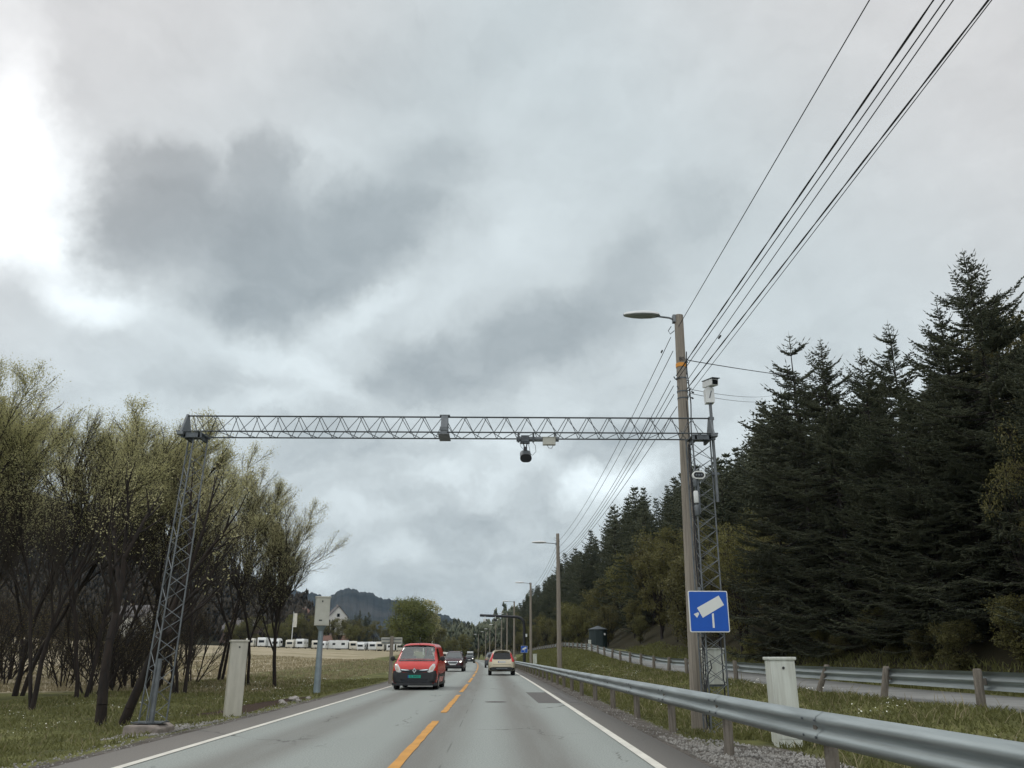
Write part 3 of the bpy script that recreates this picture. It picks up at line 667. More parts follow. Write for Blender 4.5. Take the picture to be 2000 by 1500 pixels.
b = MB()
for z in (7.34, 7.02, 6.86): b.lathe([(.126, 0), (.128, .03)], 14, (.118, 0, z - z1))
for (dx, dz, l) in ((-.12, 7.33, .16), (.13, 7.24, .12), (.14, 7.06, .16), (-.10, 7.10, .1), (.12, 6.9, .12), (.13, 7.45, .1)):
    b.tube([(.12, 0, dz - z1), (.12 + math.copysign(l, dx), -.06, dz - z1), (.12 + math.copysign(l + .03, dx), -.06, dz + .06 - z1)], .014, 6)
b.tube([(.0, -.12, 8.5 - z1), (-.1, -.1, 8.42 - z1), (-.13, -.06, 8.52 - z1), (-.06, -.08, 8.62 - z1)], .01, 6)
b.build('wire_hooks', M['galv_dark'], p1)
b = MB(); rnd = random.Random(3)
b.tube([(.26 - .02 * math.sin(i), -.06, z) for i, z in enumerate(np.linspace(8.0 - z1, 4.2 - z1, 16))], .014, 5)
b.tube([(.15 + .10 * (1 - (z + z1) / 8), -.10, z) for z in np.linspace(6.8 - z1, .3, 14)], .012, 5); b.build('down_cable', M['cable'], p1)
ORD = ['second', 'third', 'fourth', 'fifth', 'sixth', 'seventh', 'eighth', 'ninth', 'tenth', 'eleventh']
PY = [(3.98, 55.2, 9.0, 8.35), (3.70, 94, 9, None), (2.55, 127, 9, None), (1.95, 164, 9, None), (1.05, 194, 9, None), (-.31, 223.6, 9, None), (-2.07, 260, 9, None), (-3.7, 291, 9, None), (-6.9, 326, 9, None), (-12.9, 403, 9, None)]
for i, (x, y, h, lz) in enumerate(PY):
    pp = pole(x, y, h, 'grey wooden pole with street lamp, %s nearest in the row behind the guardrail' % ORD[i], zb=min(gz(x, y), .8) if i < 2 else .2, lean=.02, lampz=lz, arm=.75)
    if i == 0:
        b = MB()
        for z in (8.45, 8.05, 7.65, 7.38, 7.2): b.tube([(-.05, 0, z - pp.location.z), (.12, -.02, z - pp.location.z), (.15, -.02, z + .06 - pp.location.z)], .014, 5)
        b.tube([(-.02, 0, 8.6 - pp.location.z), (-.2, -.05, 8.75 - pp.location.z), (-.24, 0, 8.6 - pp.location.z), (-.05, 0, 8.5 - pp.location.z)], .012, 5)
        b.tube([(.12, -.05, z) for z in np.linspace(.5, 7., 8)], .012, 5); b.build('wire_hooks', M['galv_dark'], pp)

# ------------------------------------------------------------------ overhead wires
def wire(a, b, sag, r_, label, m_='cable', n=26, twist=0.):
    a, b = Vector(a), Vector(b); pts = []
    for i in range(n + 1):
        u = i / n; p = a.lerp(b, u); p.z -= sag * 4 * u * (1 - u); pts.append(p)
    mb = MB()
    if twist:
        L_ = (b - a).length; N = int(L_ / .28)
        for ph in (0, math.pi):
            q = []
            for i in range(N + 1):
                u = i / N; p = a.lerp(b, u); p.z -= sag * 4 * u * (1 - u); an = ph + i * .9
                q.append(p + Vector((math.cos(an) * twist, 0, math.sin(an) * twist)))
            mb.tube(q, r_ * .66, 5)
    else: mb.tube(pts, r_ * .74, 6)
    return tag(mb.build('overhead_wire', M[m_]), label, 'wire', 'overhead wires strung along the wooden poles')
BK = -19.
def ext(a, q): # straight line from pole point a through q continued to y = BK
    a, q = Vector(a), Vector(q); return a + (q - a) * ((BK - a.y) / (q.y - a.y))
NEAR = [((4.21, 18, 8.62), (4.36, 7.8, 8.66), 'topmost overhead wire running from the near pole head out over the camera', .011, 0),
        ((4.08, 17.9, 7.40), (4.42, 6.75, 7.66), 'thick twisted overhead cable, left one of the close pair above the road edge', .013, .006),
        ((4.12, 17.9, 7.34), (4.52, 6.72, 7.64), 'overhead cable, right one of the close pair above the road edge', .011, 0),
        ((4.32, 18, 7.28), (4.74, 6.78, 7.82), 'single overhead wire with a small insulator between the two close cable pairs', .010, 0),
        ((4.30, 18, 7.08), (4.92, 6.55, 7.58), 'thick overhead cable in the rightmost pair, left of the two', .013, .005),
        ((4.30, 18, 6.90), (4.97, 6.55, 7.60), 'thin rightmost overhead wire close against its thicker neighbour', .008, 0)]
for a, q, lb, r_, tw in NEAR:
    e = ext(a, q); wire(a, e, .0, r_, lb, twist=tw)
FAR = [((4.02, 17.95, 8.36), (4.05, 55.1, 8.5), .50, 'highest wire from the near pole down to the second pole'), ((4.04, 17.9, 8.0), (4.05, 55.1, 8.08), .50, 'second highest wire between the near and second poles'),
       ((3.94, 17.9, 7.27), (4.05, 55.1, 7.68), .62, 'third wire between the near and second poles, below the two highest'), ((4.0, 17.9, 7.15), (4.05, 55.1, 7.40), .55, 'fourth wire between the near and second poles'),
       ((4.0, 17.9, 6.95), (4.07, 55.1, 7.25), .50, 'fifth wire between the near and second poles, next to lowest'), ((4.05, 17.9, 6.66), (4.07, 55.1, 7.1), .40, 'lowest thin wire between the near and second poles')]
for a, b_, sg_, lb in FAR: wire(a, b_, sg_, .0115, lb)
for i in range(3):
    a = (3.95, 55.3, 8.3 - .35 * i); b_ = (3.68, 94, 8.4 - .35 * i); wire(a, b_, .5, .013, ['highest', 'middle', 'lowest'][i] + ' wire from the second pole to the third pole', 'cable')
wire((4.30, 18, 7.83), (16.6, 34.3, 12.7), .12, .014, 'thick wire leading from the pole right into the spruce tops')
wire((4.33, 18, 7.12), (15.2, 43.1, 14.9), .16, .009, 'upper of two thin wires leading from the pole right to the spruces')
wire((4.33, 18, 7.02), (15.2, 43.1, 14.6), .16, .009, 'lower of two thin wires leading from the pole right to the spruces')
def insul(p, ax, label):
    o = MB().lathe([(.012, -.10), (.03, -.08), (.02, -.05), (.035, -.03), (.02, 0), (.035, .03), (.02, .05), (.03, .08), (.012, .10)], 10).build('insulator', M['black_plastic'], None, True)
    o.location = p; o.rotation_euler = Vector(ax).to_track_quat('Z', 'Y').to_euler(); o.scale = (.62, .62, .8); tag(o, label, 'insulator', 'insulators on the wires')
insul((3.99, 18.9, 8.36), (0, 1, -.05), 'black ribbed insulator on the highest wire left of the pole top')
insul((4.46, 15.5, 7.41), (.04, -1, .05), 'black insulator on the single wire right of the pole')
insul((4.45, 18.35, 7.90), (.35, .7, .15), 'black insulator where the thick wire to the spruces leaves the pole')
insul((4.58, 18.5, 7.19), (.4, .8, .12), 'small black insulator on the upper thin wire beside the pole')
insul((4.56, 18.5, 7.05), (.4, .8, .12), 'small black insulator on the lower thin wire beside the pole')

# ------------------------------------------------------------------ roadside cabinets and signs
def cabinet(loc, w_, d_, h_, rz, m_, label, gap=.0):
    c = empty('roadside_cabinet', loc, rz, label, 'cabinet')
    MB().box((0, 0, h_ / 2 - .15), (w_, d_, h_ + .3)).build('housing', m_, c, bevel=.012)
    MB().box((0, 0, h_ + .018), (w_ + .05, d_ + .05, .05)).build('lid', m_, c, bevel=.014)
    MB().box((.0, -d_ / 2 - .003, h_ * .5), (w_ - .05, .008, h_ - .10)).build('door', m_, c, bevel=.003)
    lk = MB().lathe([(.022, -.012), (.022, .002)], 10, (.0, -d_ / 2 - .010, h_ - .13), 'y'); lk.build('lock', M['black_plastic'], c)
    return c
cabinet((4.80, 14.75, -.04), .40, .42, 1.28, R(-4), M['cab_white'], 'tall white roadside cabinet behind the near guardrail at right')
o = cabinet((-6.52, 22.1, -.16), .40, .40, 1.80, R(22), M['cab_cream'], 'tall cream roadside cabinet on the left verge between gantry tower and box pole')
bp = empty('speed_camera', (-7.50, 37, gz(-7.5, 37)), R(14), 'cream box on a bluish grey post by the left road edge', 'speed camera')
zb = bp.location.z
MB().tube([(0, 0, -.3), (0, 0, .05), (0, 0, 2.25 - zb), (0, 0, 2.3 - zb)], [.155, .15, .105, .105], 14).build('post', M['bluegrey'], bp, True)
MB().lathe([(.105, 0), (.12, .03), (.30, .25), (.32, .27)], 4, (0, 0, 2.27 - zb)).build('collar', M['bluegrey'], bp).rotation_euler = (0, 0, R(45))
MB().box((0, 0, 3.10 - zb), (.60, .52, 1.14)).build('housing', M['box_grey'], bp, bevel=.015)
MB().box((0, 0, 3.70 - zb), (.66, .58, .06)).build('lid', M['box_grey'], bp, bevel=.012)
MB().box((0, 0, 2.545 - zb), (.62, .54, .03)).build('base_rim', M['cab_cream'], bp)
MB().box((.0, -.263, 3.1 - zb), (.52, .012, 1.02)).build('door', M['box_grey'], bp, bevel=.004)
b = MB(); b.box((-.02, -.272, 3.52 - zb), (.05, .012, .08)); b.box((-.06, -.272, 2.74 - zb), (.13, .012, .05)); b.build('lens_window', M['black_plastic'], bp)
sb = empty('direction_sign', (-5.27, 43.7, gz(-5.27, 43.7)), R(-3), 'narrow direction sign seen from behind on a grey wooden post by the left road edge', 'sign')
MB().tube([(0, 0, -.3), (0, 0, 2.25 - sb.location.z)], [.10, .085], 10).build('post', M['pole_wood'], sb, True)
MB().box((-.02, .10, 2.02 - sb.location.z), (1.06, .025, .33)).build('panel', M['box_grey'], sb, bevel=.004)
b = MB(); b.box((-.02, .075, 2.10 - sb.location.z), (1.0, .025, .035)); b.box((-.02, .075, 1.93 - sb.location.z), (1.0, .025, .035)); b.build('stiffener', M['galv'], sb)

# second gantry: black cantilever
cg = empty('camera_gantry', (3.18, 100, gz(3.18, 100)), 0, 'black cantilever pole reaching over the road in the distance', 'gantry')
zg = cg.location.z
MB().tube([(0, 0, -.3), (0, 0, 4.6 - zg), (-.08, 0, 5.1 - zg), (-.35, 0, 5.45 - zg), (-.8, 0, 5.60 - zg), (-2.5, 0, 5.68 - zg), (-5.15, 0, 5.78 - zg)], [.17, .17, .165, .16, .155, .15, .15], 12).build('mast', M['black_metal'], cg, True)
for x_, mm, sz in ((-4.55, 'white_paint', .32), (-3.35, 'black_metal', .26)):
    c2 = empty('traffic_camera', (3.18 + x_, 99.9, 5.25), 0, ('white camera' if mm == 'white_paint' else 'small black camera') + ' hanging from the distant black cantilever arm', 'camera')
    MB().box((0, 0, .28), (.07, .07, .45)).build('hanger', M['white_paint'], c2); MB().box((0, 0, 0), (sz * 1.3, .4, sz)).build('housing', M[mm], c2, bevel=.03); MB().box((sz * .5, -.21, 0), (sz * .4, .02, sz * .6)).build('lens', M['black_metal'], c2)
s2 = camera_sign('camera_sign', .74, (3.16, 99.78, 2.02), 0, 'small blue camera sign on the distant black cantilever mast')
MB().box((0, .05, 0), (.2, .1, .3)).build('bracket', M['galv_dark'], s2)
c3 = empty('camera_housing', (3.42, 99.9, 3.55), 0, 'small white camera housing bracketed on the distant black mast', 'camera'); MB().box((0, 0, 0), (.18, .2, .34)).build('housing', M['white_paint'], c3, bevel=.02); MB().box((-.1, 0, .15), (.2, .05, .05)).build('bracket', M['galv_dark'], c3)
cabinet((4.30, 98, gz(4.3, 98)), .42, .42, 1.2, 0, M['cab_white'], 'pale slim cabinet beside the third wooden pole far down the road')
# green hut by the path
ht = empty('hut', (12.2 - 1.3, 93, zp(93)), 0, 'round dark green hut with conical roof beside the cycle path', 'hut')
MB().lathe([(.98, -.4), (.98, 2.02), (.96, 2.04)], 28).build('wall', M['hut'], ht, True)
MB().lathe([(1.07, 2.02), (1.08, 2.06), (.06, 2.42), (.0, 2.43)], 28).build('roof', M['hut_roof'], ht, True)
MB().box((0, -.97, .95), (.75, .06, 1.8)).build('door', M['hut'], ht)
MB().box((.62, -.80, 1.55), (.16, .06, .2)).build('notice', M['sign_white'], ht).rotation_euler = (0, 0, R(0))
MB().lathe([(1.1, -.5), (1.1, .02)], 20).build('plinth', M['concrete'], ht)
cabinet((9.82, 91.5, zp(91)), .26, .3, .95, 0, M['cab_white'], 'small white cabinet left of the round green hut')

# ------------------------------------------------------------------ vehicles
def pchip(x, y, q):
    x, y = np.asarray(x, float), np.asarray(y, float); h = np.diff(x); dl = np.diff(y) / h; m_ = np.zeros_like(y)
    for i in range(1, len(x) - 1):
        if dl[i - 1] * dl[i] > 0: w1, w2 = 2 * h[i] + h[i - 1], h[i] + 2 * h[i - 1]; m_[i] = (w1 + w2) / (w1 / dl[i - 1] + w2 / dl[i])
    m_[0], m_[-1] = dl[0], dl[-1]
    i = np.clip(np.searchsorted(x, q, 'right') - 1, 0, len(x) - 2); t_ = (q - x[i]) / h[i]
    return (2 * t_**3 - 3 * t_**2 + 1) * y[i] + (t_**3 - 2 * t_**2 + t_) * h[i] * m_[i] + (-2 * t_**3 + 3 * t_**2) * y[i + 1] + (t_**3 - t_**2) * h[i] * m_[i + 1]
class Car:
    """stations: (y, zbottom, zshoulder, ztop, w_sill, w_max, w_shoulder, w_top); front at y=0, faces -y"""
    def __init__(s, name, st, paint, loc, rz, label, cat='car', group=None):
        s.root = empty(name, loc, rz, label, cat, group)
        st = np.array(st, float); L_ = st[-1, 0]; s.L = L_
        q = np.unique(np.concatenate([st[:, 0], np.linspace(0, L_, 46)])); P_ = np.stack([pchip(st[:, 0], st[:, j], q) for j in range(1, 8)], 1)
        rings = []
        for (y, (zb, zs, zt, wb, wm, ws, wt)) in zip(q, P_):
            hs = zs - zb; ht_ = zt - zs
            half = [(0, zb), (wb * .86, zb), (wb, zb + .05), (wm * .985, zb + .25 * hs), (wm, zb + .5 * hs), (wm * .99, zb + .75 * hs), (ws, zs),
                    (ws * .66 + wt * .34 + .006, zs + .36 * ht_), (ws * .30 + wt * .70 + .008, zs + .72 * ht_), (wt, zt - .10 * ht_), (wt * .90, zt - .025 * ht_ - .004), (wt * .62, zt + .012), (wt * .3, zt + .022), (0, zt + .025)]
            ring = [(x, y, z) for x, z in half] + [(-x, y, z) for x, z in half[-2:0:-1]]
            rings.append(ring)
        n = len(rings[0]); V = [p for r_ in rings for p in r_]; F = []
        for i in range(len(rings) - 1):
            for k in range(n): k2 = (k + 1) % n; F.append((i * n + k, i * n + k2, (i + 1) * n + k2, (i + 1) * n + k))
        F.append(tuple(range(n))); F.append(tuple((len(rings) - 1) * n + k for k in reversed(range(n))))
        me = bpy.data.meshes.new('body'); me.from_pydata(V, [], F); bm = bmesh.new(); bm.from_mesh(me); bmesh.ops.recalc_face_normals(bm, faces=bm.faces)
        s.bvh = BVHTree.FromBMesh(bm); bm.to_mesh(me); bm.free(); me.materials.append(paint)
        for p in me.polygons: p.use_smooth = True
        me.set_sharp_from_angle(angle=R(38))
        s.body = bpy.data.objects.new('body', me); COL.objects.link(s.body); s.body.parent = s.root
    def drape(s, name, poly, side, m_, off=.008, cuts=3, parent=None, mirror=False):
        """poly in (x,z) for side 'front'/'back', in (y,z) for 'left'/'right', in (x,y) for 'top'"""
        D = {'front': Vector((0, 1, 0)), 'back': Vector((0, -1, 0)), 'left': Vector((1, 0, 0)), 'right': Vector((-1, 0, 0)), 'top': Vector((0, 0, -1))}[side]
        def O(a, b): return {'front': Vector((a, -3, b)), 'back': Vector((a, s.L + 3, b)), 'left': Vector((-4, a, b)), 'right': Vector((4, a, b)), 'top': Vector((a, b, 4))}[side]
        outs = []
        for sg_ in ((1, -1) if mirror else (1,)):
            bm = bmesh.new(); vs = [bm.verts.new((a * sg_, b, 0)) for a, b in poly]; f = bm.faces.new(vs)
            bmesh.ops.triangulate(bm, faces=[f])
            for _ in range(cuts): bmesh.ops.subdivide_edges(bm, edges=[e for e in bm.edges if e.calc_length() > .06], cuts=1, use_grid_fill=True); bmesh.ops.triangulate(bm, faces=bm.faces)
            for v in bm.verts:
                o_ = O(v.co.x, v.co.y); hit = s.bvh.ray_cast(o_, D)
                if hit[0] is None: hit = s.bvh.find_nearest(o_ + D * 3.4)
                v.co = hit[0] - D * off
            bmesh.ops.recalc_face_normals(bm, faces=bm.faces)
            me = bpy.data.meshes.new(name); bm.to_mesh(me); bm.free(); me.materials.append(m_)
            for p in me.polygons: p.use_smooth = True
            o = bpy.data.objects.new(name, me); COL.objects.link(o); o.parent = parent or s.root; outs.append(o)
        return outs
    def wheels(s, ys_, xo, r_, w_=.21, rim=True):
        for y in ys_:
            for sg_ in (-1, 1):
                c = (sg_ * (xo - w_ / 2), y, r_)
                wh = MB().lathe([(r_ * .62, -w_ / 2), (r_ * .95, -w_ / 2), (r_, -w_ * .36), (r_, w_ * .36), (r_ * .95, w_ / 2), (r_ * .62, w_ / 2)], 24, c, 'x').build('wheel', M['tyre'], s.root, True)
                if rim:
                    b = MB().lathe([(r_ * .60, -w_ / 2 - .004), (r_ * .60, w_ / 2 + .004)], 20, c, 'x'); b.build('rim', M['rim'], wh)
                arch = [(y + (r_ + .06) * math.cos(a), r_ + (r_ + .06) * math.sin(a)) for a in np.linspace(R(-25), R(205), 15)]
                s.drape('wheel_arch', arch, 'right' if sg_ > 0 else 'left', M['black_plastic'], .006, 2)
    def mirrors(s, y, z, x, m_):
        for sg_ in (-1, 1):
            b = MB().lathe([(.02, -.06), (.085, -.045), (.105, 0), (.10, .06), (.02, .065)], 10, (sg_ * (x + .10), y, z), 'y'); b.tube([(sg_ * (x - .06), y + .03, z - .05), (sg_ * (x + .06), y, z - .03)], .025, 6)
            b.build('mirror', m_, s.root, True)
    def flat(s, name, poly, y, m_, front=True, th=.01, parent=None):
        return MB().prism(poly, 'y', y - th if front else y, y if front else y + th).build(name, m_, parent or s.root)
def rect(x0, x1, z0, z1): return [(x0, z0), (x1, z0), (x1, z1), (x0, z1)]

gm = bpy.data.materials.new('clear_glass'); gm.use_nodes = True; k = NT(gm.node_tree); k.n.clear()
lw = k.add('ShaderNodeLayerWeight', {'Blend': .35}); tr_ = k.add('ShaderNodeBsdfTransparent', {'Color': (.66, .74, .72, 1)}); gl_ = k.add('ShaderNodeBsdfGlossy', {'Color': (.9, .95, .95, 1), 'Roughness': .04})
mx = k.add('ShaderNodeMixShader', {0: k.m('ADD', .10, k.m('MULTIPLY', lw.outputs['Fresnel'], .6), clamp=True)}); k.l.new(tr_.outputs[0], mx.inputs[1]); k.l.new(gl_.outputs[0], mx.inputs[2]); k.l.new(mx.outputs[0], k.add('ShaderNodeOutputMaterial').inputs[0])
M['clear'] = gm
M['lining'] = mat('cab_lining', (.035, .036, .038), .8, var=.3)
def open_cab(c, tests):
    bm = bmesh.new(); bm.from_mesh(c.body.data)
    bmesh.ops.delete(bm, geom=[f for f in bm.faces if any(t_(f) for t_ in tests)], context='FACES')
    bm.to_mesh(c.body.data); bm.normal_update()
    bm2 = bm.copy(); bm2.normal_update()
    for v in bm2.verts: v.co -= v.normal * .025
    me = bpy.data.meshes.new('lining'); bm2.to_mesh(me); me.materials.append(M['lining']); bm.free(); bm2.free()
    o = bpy.data.objects.new('lining', me); COL.objects.link(o); o.parent = c.root
# --- red van
ST_VAN = [(0, .26, .62, .74, .66, .76, .70, .60), (.06, .22, .74, .86, .80, .86, .80, .70), (.22, .20, .90, 1.00, .86, .905, .87, .76), (.72, .20, 1.04, 1.13, .885, .915, .89, .78),
          (.80, .20, 1.05, 1.17, .885, .915, .89, .775), (1.38, .20, 1.08, 1.70, .885, .915, .885, .665), (1.75, .20, 1.09, 1.79, .885, .915, .885, .665), (3.7, .22, 1.09, 1.79, .885, .915, .885, .68), (4.10, .24, 1.09, 1.74, .87, .90, .87, .67), (4.2, .30, 1.05, 1.62, .84, .87, .84, .64)]
van = Car('parcel_van', ST_VAN, M['red'], (-3.30, 35.3, .005), R(-1.5), 'red delivery van with black bumper and green number plate, nearest oncoming vehicle', 'van')
open_cab(van, [lambda f: f.normal.y < -.25 and all(.79 < v.co.y < 1.40 and abs(v.co.x) < .72 and v.co.z > 1.15 for v in f.verts), lambda f: len(f.verts) > 10 and f.normal.y > .5])
van.drape('tailgate', [(-.83, .31), (.83, .31), (.80, 1.06), (-.80, 1.06)], 'back', M['red'], .002, 4); van.drape('tailgate_frame', [(-.80, 1.06), (-.66, 1.06), (-.60, 1.50), (-.66, 1.60)], 'back', M['red'], .002, 2, mirror=True); van.drape('tailgate_frame', [(-.05, 1.06), (.05, 1.06), (.05, 1.60), (-.05, 1.60)], 'back', M['red'], .002, 2)
for x_ in (-.40, .40):
    st_ = MB().box((x_, 1.75, .98), (.48, .16, .62), rx=R(-8)).box((x_, 1.80, 1.40), (.26, .10, .20)); st_.build('seat', M['black_plastic'], van.root, bevel=.05)
MB().lathe([(.17, -.015), (.19, 0), (.17, .015)], 18, (.40, 1.25, 1.10), 'y').build('steering_wheel', M['black_plastic'], van.root)
MB().box((0, 1.0, 1.02), (1.6, .5, .12)).build('dashboard', M['black_plastic'], van.root, bevel=.03)
van.drape('windscreen', [(-.75, 1.13), (-.4, 1.11), (.4, 1.11), (.75, 1.13), (.66, 1.60), (.62, 1.655), (-.62, 1.655), (-.66, 1.60)], 'front', M['clear'], .008, 4)
van.drape('bumper', [(-.86, .14), (.86, .14), (.90, .55), (.86, .74), (.60, .70), (.45, .66), (-.45, .66), (-.60, .70), (-.86, .74), (-.90, .55)], 'front', M['black_plastic'], .012, 4)
van.drape('grille', [(-.60, .69), (-.15, .655), (.15, .655), (.60, .69), (.60, .80), (.2, .775), (0, .80), (-.2, .775), (-.60, .80)], 'front', M['blackp'], .02, 3)
van.drape('headlight', [(.52, .68), (.60, .655), (.74, .70), (.83, .88), (.80, .99), (.72, 1.00), (.60, .85)], 'front', M['headlamp'], .022, 3, mirror=True)
van.drape('headlight_inner', [(.62, .74), (.72, .76), (.78, .86), (.72, .92), (.65, .84)], 'front', M['indicator'], .030, 2, mirror=True)
van.drape('chrome_strip', [(.20, .735), (.53, .755), (.53, .785), (.22, .76)], 'front', M['chrome'], .030, 2, mirror=True)
van.drape('lower_grille', [(-.5, .28), (.5, .28), (.56, .42), (-.56, .42)], 'front', M['blackp'], .018, 3)
van.drape('windscreen_trim', [(-.75, 1.09), (.75, 1.09), (.74, 1.125), (-.74, 1.125)], 'front', M['black_plastic'], .012, 3)
lg = MB(); o1 = [(0, .105), (.082, 0), (0, -.105), (-.082, 0)]; o2 = [(0, .050), (.036, 0), (0, -.050), (-.036, 0)]
for i in range(4):
    j = (i + 1) % 4; lg.prism([o1[i], o1[j], o2[j], o2[i]], 'y', -.03, 0)
o = lg.build('emblem', M['chrome'], van.root); o.location = (0, -.02, .735)
pl = van.flat('number_plate', rect(-.26, .26, .455, .565), -.022, M['plate_g']); van.flat('plate_edge', rect(-.26, -.222, .455, .565), -.0325, M['plate_b'], th=.001, parent=pl)
text_obj('plate_text', 'EL 84023', .10, M['black_plastic'], pl, (.02, -.0335, .51), (R(90), 0, 0))
for sd_ in ('left', 'right'):
    van.drape('side_window', [(1.02, 1.12), (1.9, 1.12), (1.9, 1.58), (1.42, 1.58)], sd_, M['glass'], .008, 3)
    van.drape('side_trim', [(1.15, .48), (3.2, .48), (3.2, .60), (1.15, .60)], sd_, M['black_plastic'], .012, 3)
    van.drape('door_seam', [(1.98, .3), (2.0, .3), (2.0, 1.68), (1.98, 1.68)], sd_, M['black_plastic'], .005, 3)
van.wheels((.82, 3.45), .905, .315); van.mirrors(.98, 1.19, .93, M['black_plastic'])
MB().tube([(.0, 1.55, 1.78), (.0, 1.62, 1.90), (.0, 1.80, 2.05)], .010, 5).build('aerial', M['black_plastic'], van.root)
MB().box((0, 2.1, .215), (1.795, 4.06, .11)).box((0, .10, .225), (1.46, .28, .10)).build('undertray', M['black_plastic'], van.root)

# --- suv / estate profiles
ST_SUV = [(0, .34, .66, .80, .62, .74, .70, .58), (.07, .28, .78, .92, .78, .86, .81, .70), (.3, .25, .90, 1.02, .86, .905, .87, .76), (1.15, .24, 1.0, 1.12, .87, .915, .87, .74), (1.25, .24, 1.01, 1.15, .87, .915, .87, .73),
          (2.0, .24, 1.04, 1.62, .87, .915, .86, .60), (2.4, .24, 1.05, 1.68, .87, .915, .86, .60), (3.7, .25, 1.08, 1.64, .87, .915, .86, .60), (4.25, .28, 1.08, 1.50, .86, .90, .84, .58), (4.55, .34, 1.0, 1.10, .80, .86, .80, .62), (4.62, .40, .86, .94, .7, .78, .72, .58)]
def suv(loc, rz, paint, label, lit='headlit', roofbox=False, plate=True, chromeg=True):
    c = Car('oncoming_car', ST_SUV, paint, loc, rz, label, 'car', 'oncoming cars behind the red van')
    c.drape('windscreen', [(-.71, 1.14), (.71, 1.14), (.58, 1.60), (-.58, 1.60)], 'front', M['glass_pale'], .008, 4)
    c.drape('lower_bumper', [(-.86, .28), (.86, .28), (.88, .46), (.62, .52), (-.62, .52), (-.88, .46)], 'front', M['black_plastic'], .012, 4)
    c.drape('grille', [(-.34, .62), (.34, .62), (.46, .86), (-.46, .86)], 'front', M['chrome'] if chromeg else M['black_plastic'], .012, 3)
    c.drape('grille_mesh', [(-.27, .65), (.27, .65), (.39, .83), (-.39, .83)], 'front', M['galv'] if chromeg else M['blackp'], .02, 3)
    c.drape('headlight', [(.50, .74), (.76, .76), (.84, .92), (.56, .88)], 'front', M['headlamp'], .014, 3, mirror=True)
    c.drape('headlight_bulb', [(.60, .78), (.72, .78), (.74, .87), (.62, .87)], 'front', M[lit], .022, 2, mirror=True)
    if plate: c.flat('number_plate', rect(-.26, .26, .545, .655), -.018, M['plate_w'])
    for sd_ in ('left', 'right'):
        c.drape('side_window', [(1.55, 1.10), (3.95, 1.13), (3.75, 1.50), (2.15, 1.54)], sd_, M['glass'], .008, 3)
    c.wheels((.92, 3.65), .915, .34); c.mirrors(1.45, 1.13, .92, paint)
    for sg_ in (-1, 1): MB().tube([(sg_ * .57, 2.1, 1.70), (sg_ * .58, 2.3, 1.735), (sg_ * .58, 3.7, 1.71), (sg_ * .57, 3.9, 1.66)], .018, 6).build('roof_rail', M['galv'], c.root)
    if roofbox:
        MB().box((0, 2.75, 1.94), (1.12, 1.7, .36)).build('roof_box', M['caravan'], c.root, bevel=.06)
    return c
suv((-3.78, 75.6, .005), R(-1), M['burg'], 'dark burgundy car with chrome grille right behind the red van')
suv((-5.22, 112, .005), R(-2), M['burg'], 'dark red car glimpsed between the burgundy car and the black car', plate=False, chromeg=False)
suv((-5.25, 167, .005), R(-2.5), M['blackp'], 'black car with pale roof box, farthest oncoming car', roofbox=True, chromeg=False)

# --- gold estate seen from behind (its tail is towards the camera)
ST_G = [(0, .34, .62, .76, .62, .74, .70, .58), (.1, .26, .74, .88, .80, .88, .82, .70), (.35, .24, .86, .98, .87, .93, .88, .76), (1.2, .23, .98, 1.08, .88, .945, .88, .74), (2.0, .23, 1.02, 1.60, .88, .945, .87, .62),
        (2.4, .23, 1.03, 1.66, .88, .945, .87, .63), (3.6, .25, 1.06, 1.66, .88, .945, .87, .61), (4.1, .27, 1.06, 1.58, .88, .945, .86, .57), (4.35, .30, 1.02, 1.20, .86, .935, .85, .68), (4.52, .32, .82, .95, .82, .90, .80, .70), (4.62, .36, .66, .76, .74, .82, .74, .62)]
gc = Car('gold_car', ST_G, M['gold'], (.32, 61 + 4.62, .005), R(180.6), 'gold estate car driving away in the right lane, red tail lamps on', 'car')
gc.drape('rear_window', [(-.57, 1.06), (.57, 1.06), (.66, 1.14), (.56, 1.53), (-.56, 1.53), (-.66, 1.14)], 'back', M['glass'], .010, 4)
gc.drape('tail_light', [(.66, 1.12), (.70, .90), (.88, .92), (.91, 1.07), (.78, 1.22), (.68, 1.50), (.59, 1.52), (.61, 1.3)], 'back', M['tail'], .016, 3, mirror=True)
gc.drape('rear_bumper', [(-.84, .34), (.84, .34), (.88, .50), (.6, .56), (-.6, .56), (-.88, .50)], 'back', M['black_plastic'], .012, 4)
gc.drape('skid_plate', [(-.38, .43), (.38, .43), (.40, .50), (-.40, .50)], 'back', M['galv'], .020, 3)
gc.drape('tailgate_seam', [(-.62, .715), (.62, .715), (.62, .73), (-.62, .73)], 'back', M['black_plastic'], .006, 3)
gp = gc.flat('number_plate', rect(-.26, .26, .84, .95), 4.60, M['plate_w'], False); gc.flat('plate_edge', rect(.215, .26, .84, .95), 4.611, M['plate_b'], False, .001, gp)
for i, ch in enumerate('VOLVO'): text_obj('badge_letter', ch, .085, M['chrome'], gc.root, (.28 - .14 * i, 4.50, 1.035), (R(90), 0, R(180)), .004)
MB().box((0, 4.12, 1.66), (1.10, .28, .05)).build('spoiler', M['gold'], gc.root, bevel=.015)
MB().box((0, 4.2, .30), (1.5, .5, .08)).build('undertray', M['black_plastic'], gc.root)
MB().lathe([(.035, -.09), (.035, .06)], 8, (.52, 4.62, .33), 'y').build('exhaust', M['galv_dark'], gc.root)
for sd_ in ('left', 'right'): gc.drape('side_window', [(1.55, 1.07), (3.9, 1.12), (3.75, 1.50), (2.1, 1.52)], sd_, M['glass'], .008, 3)
gc.wheels((.95, 3.70), .945, .35, .24); gc.mirrors(1.5, 1.12, .93, M['gold'])
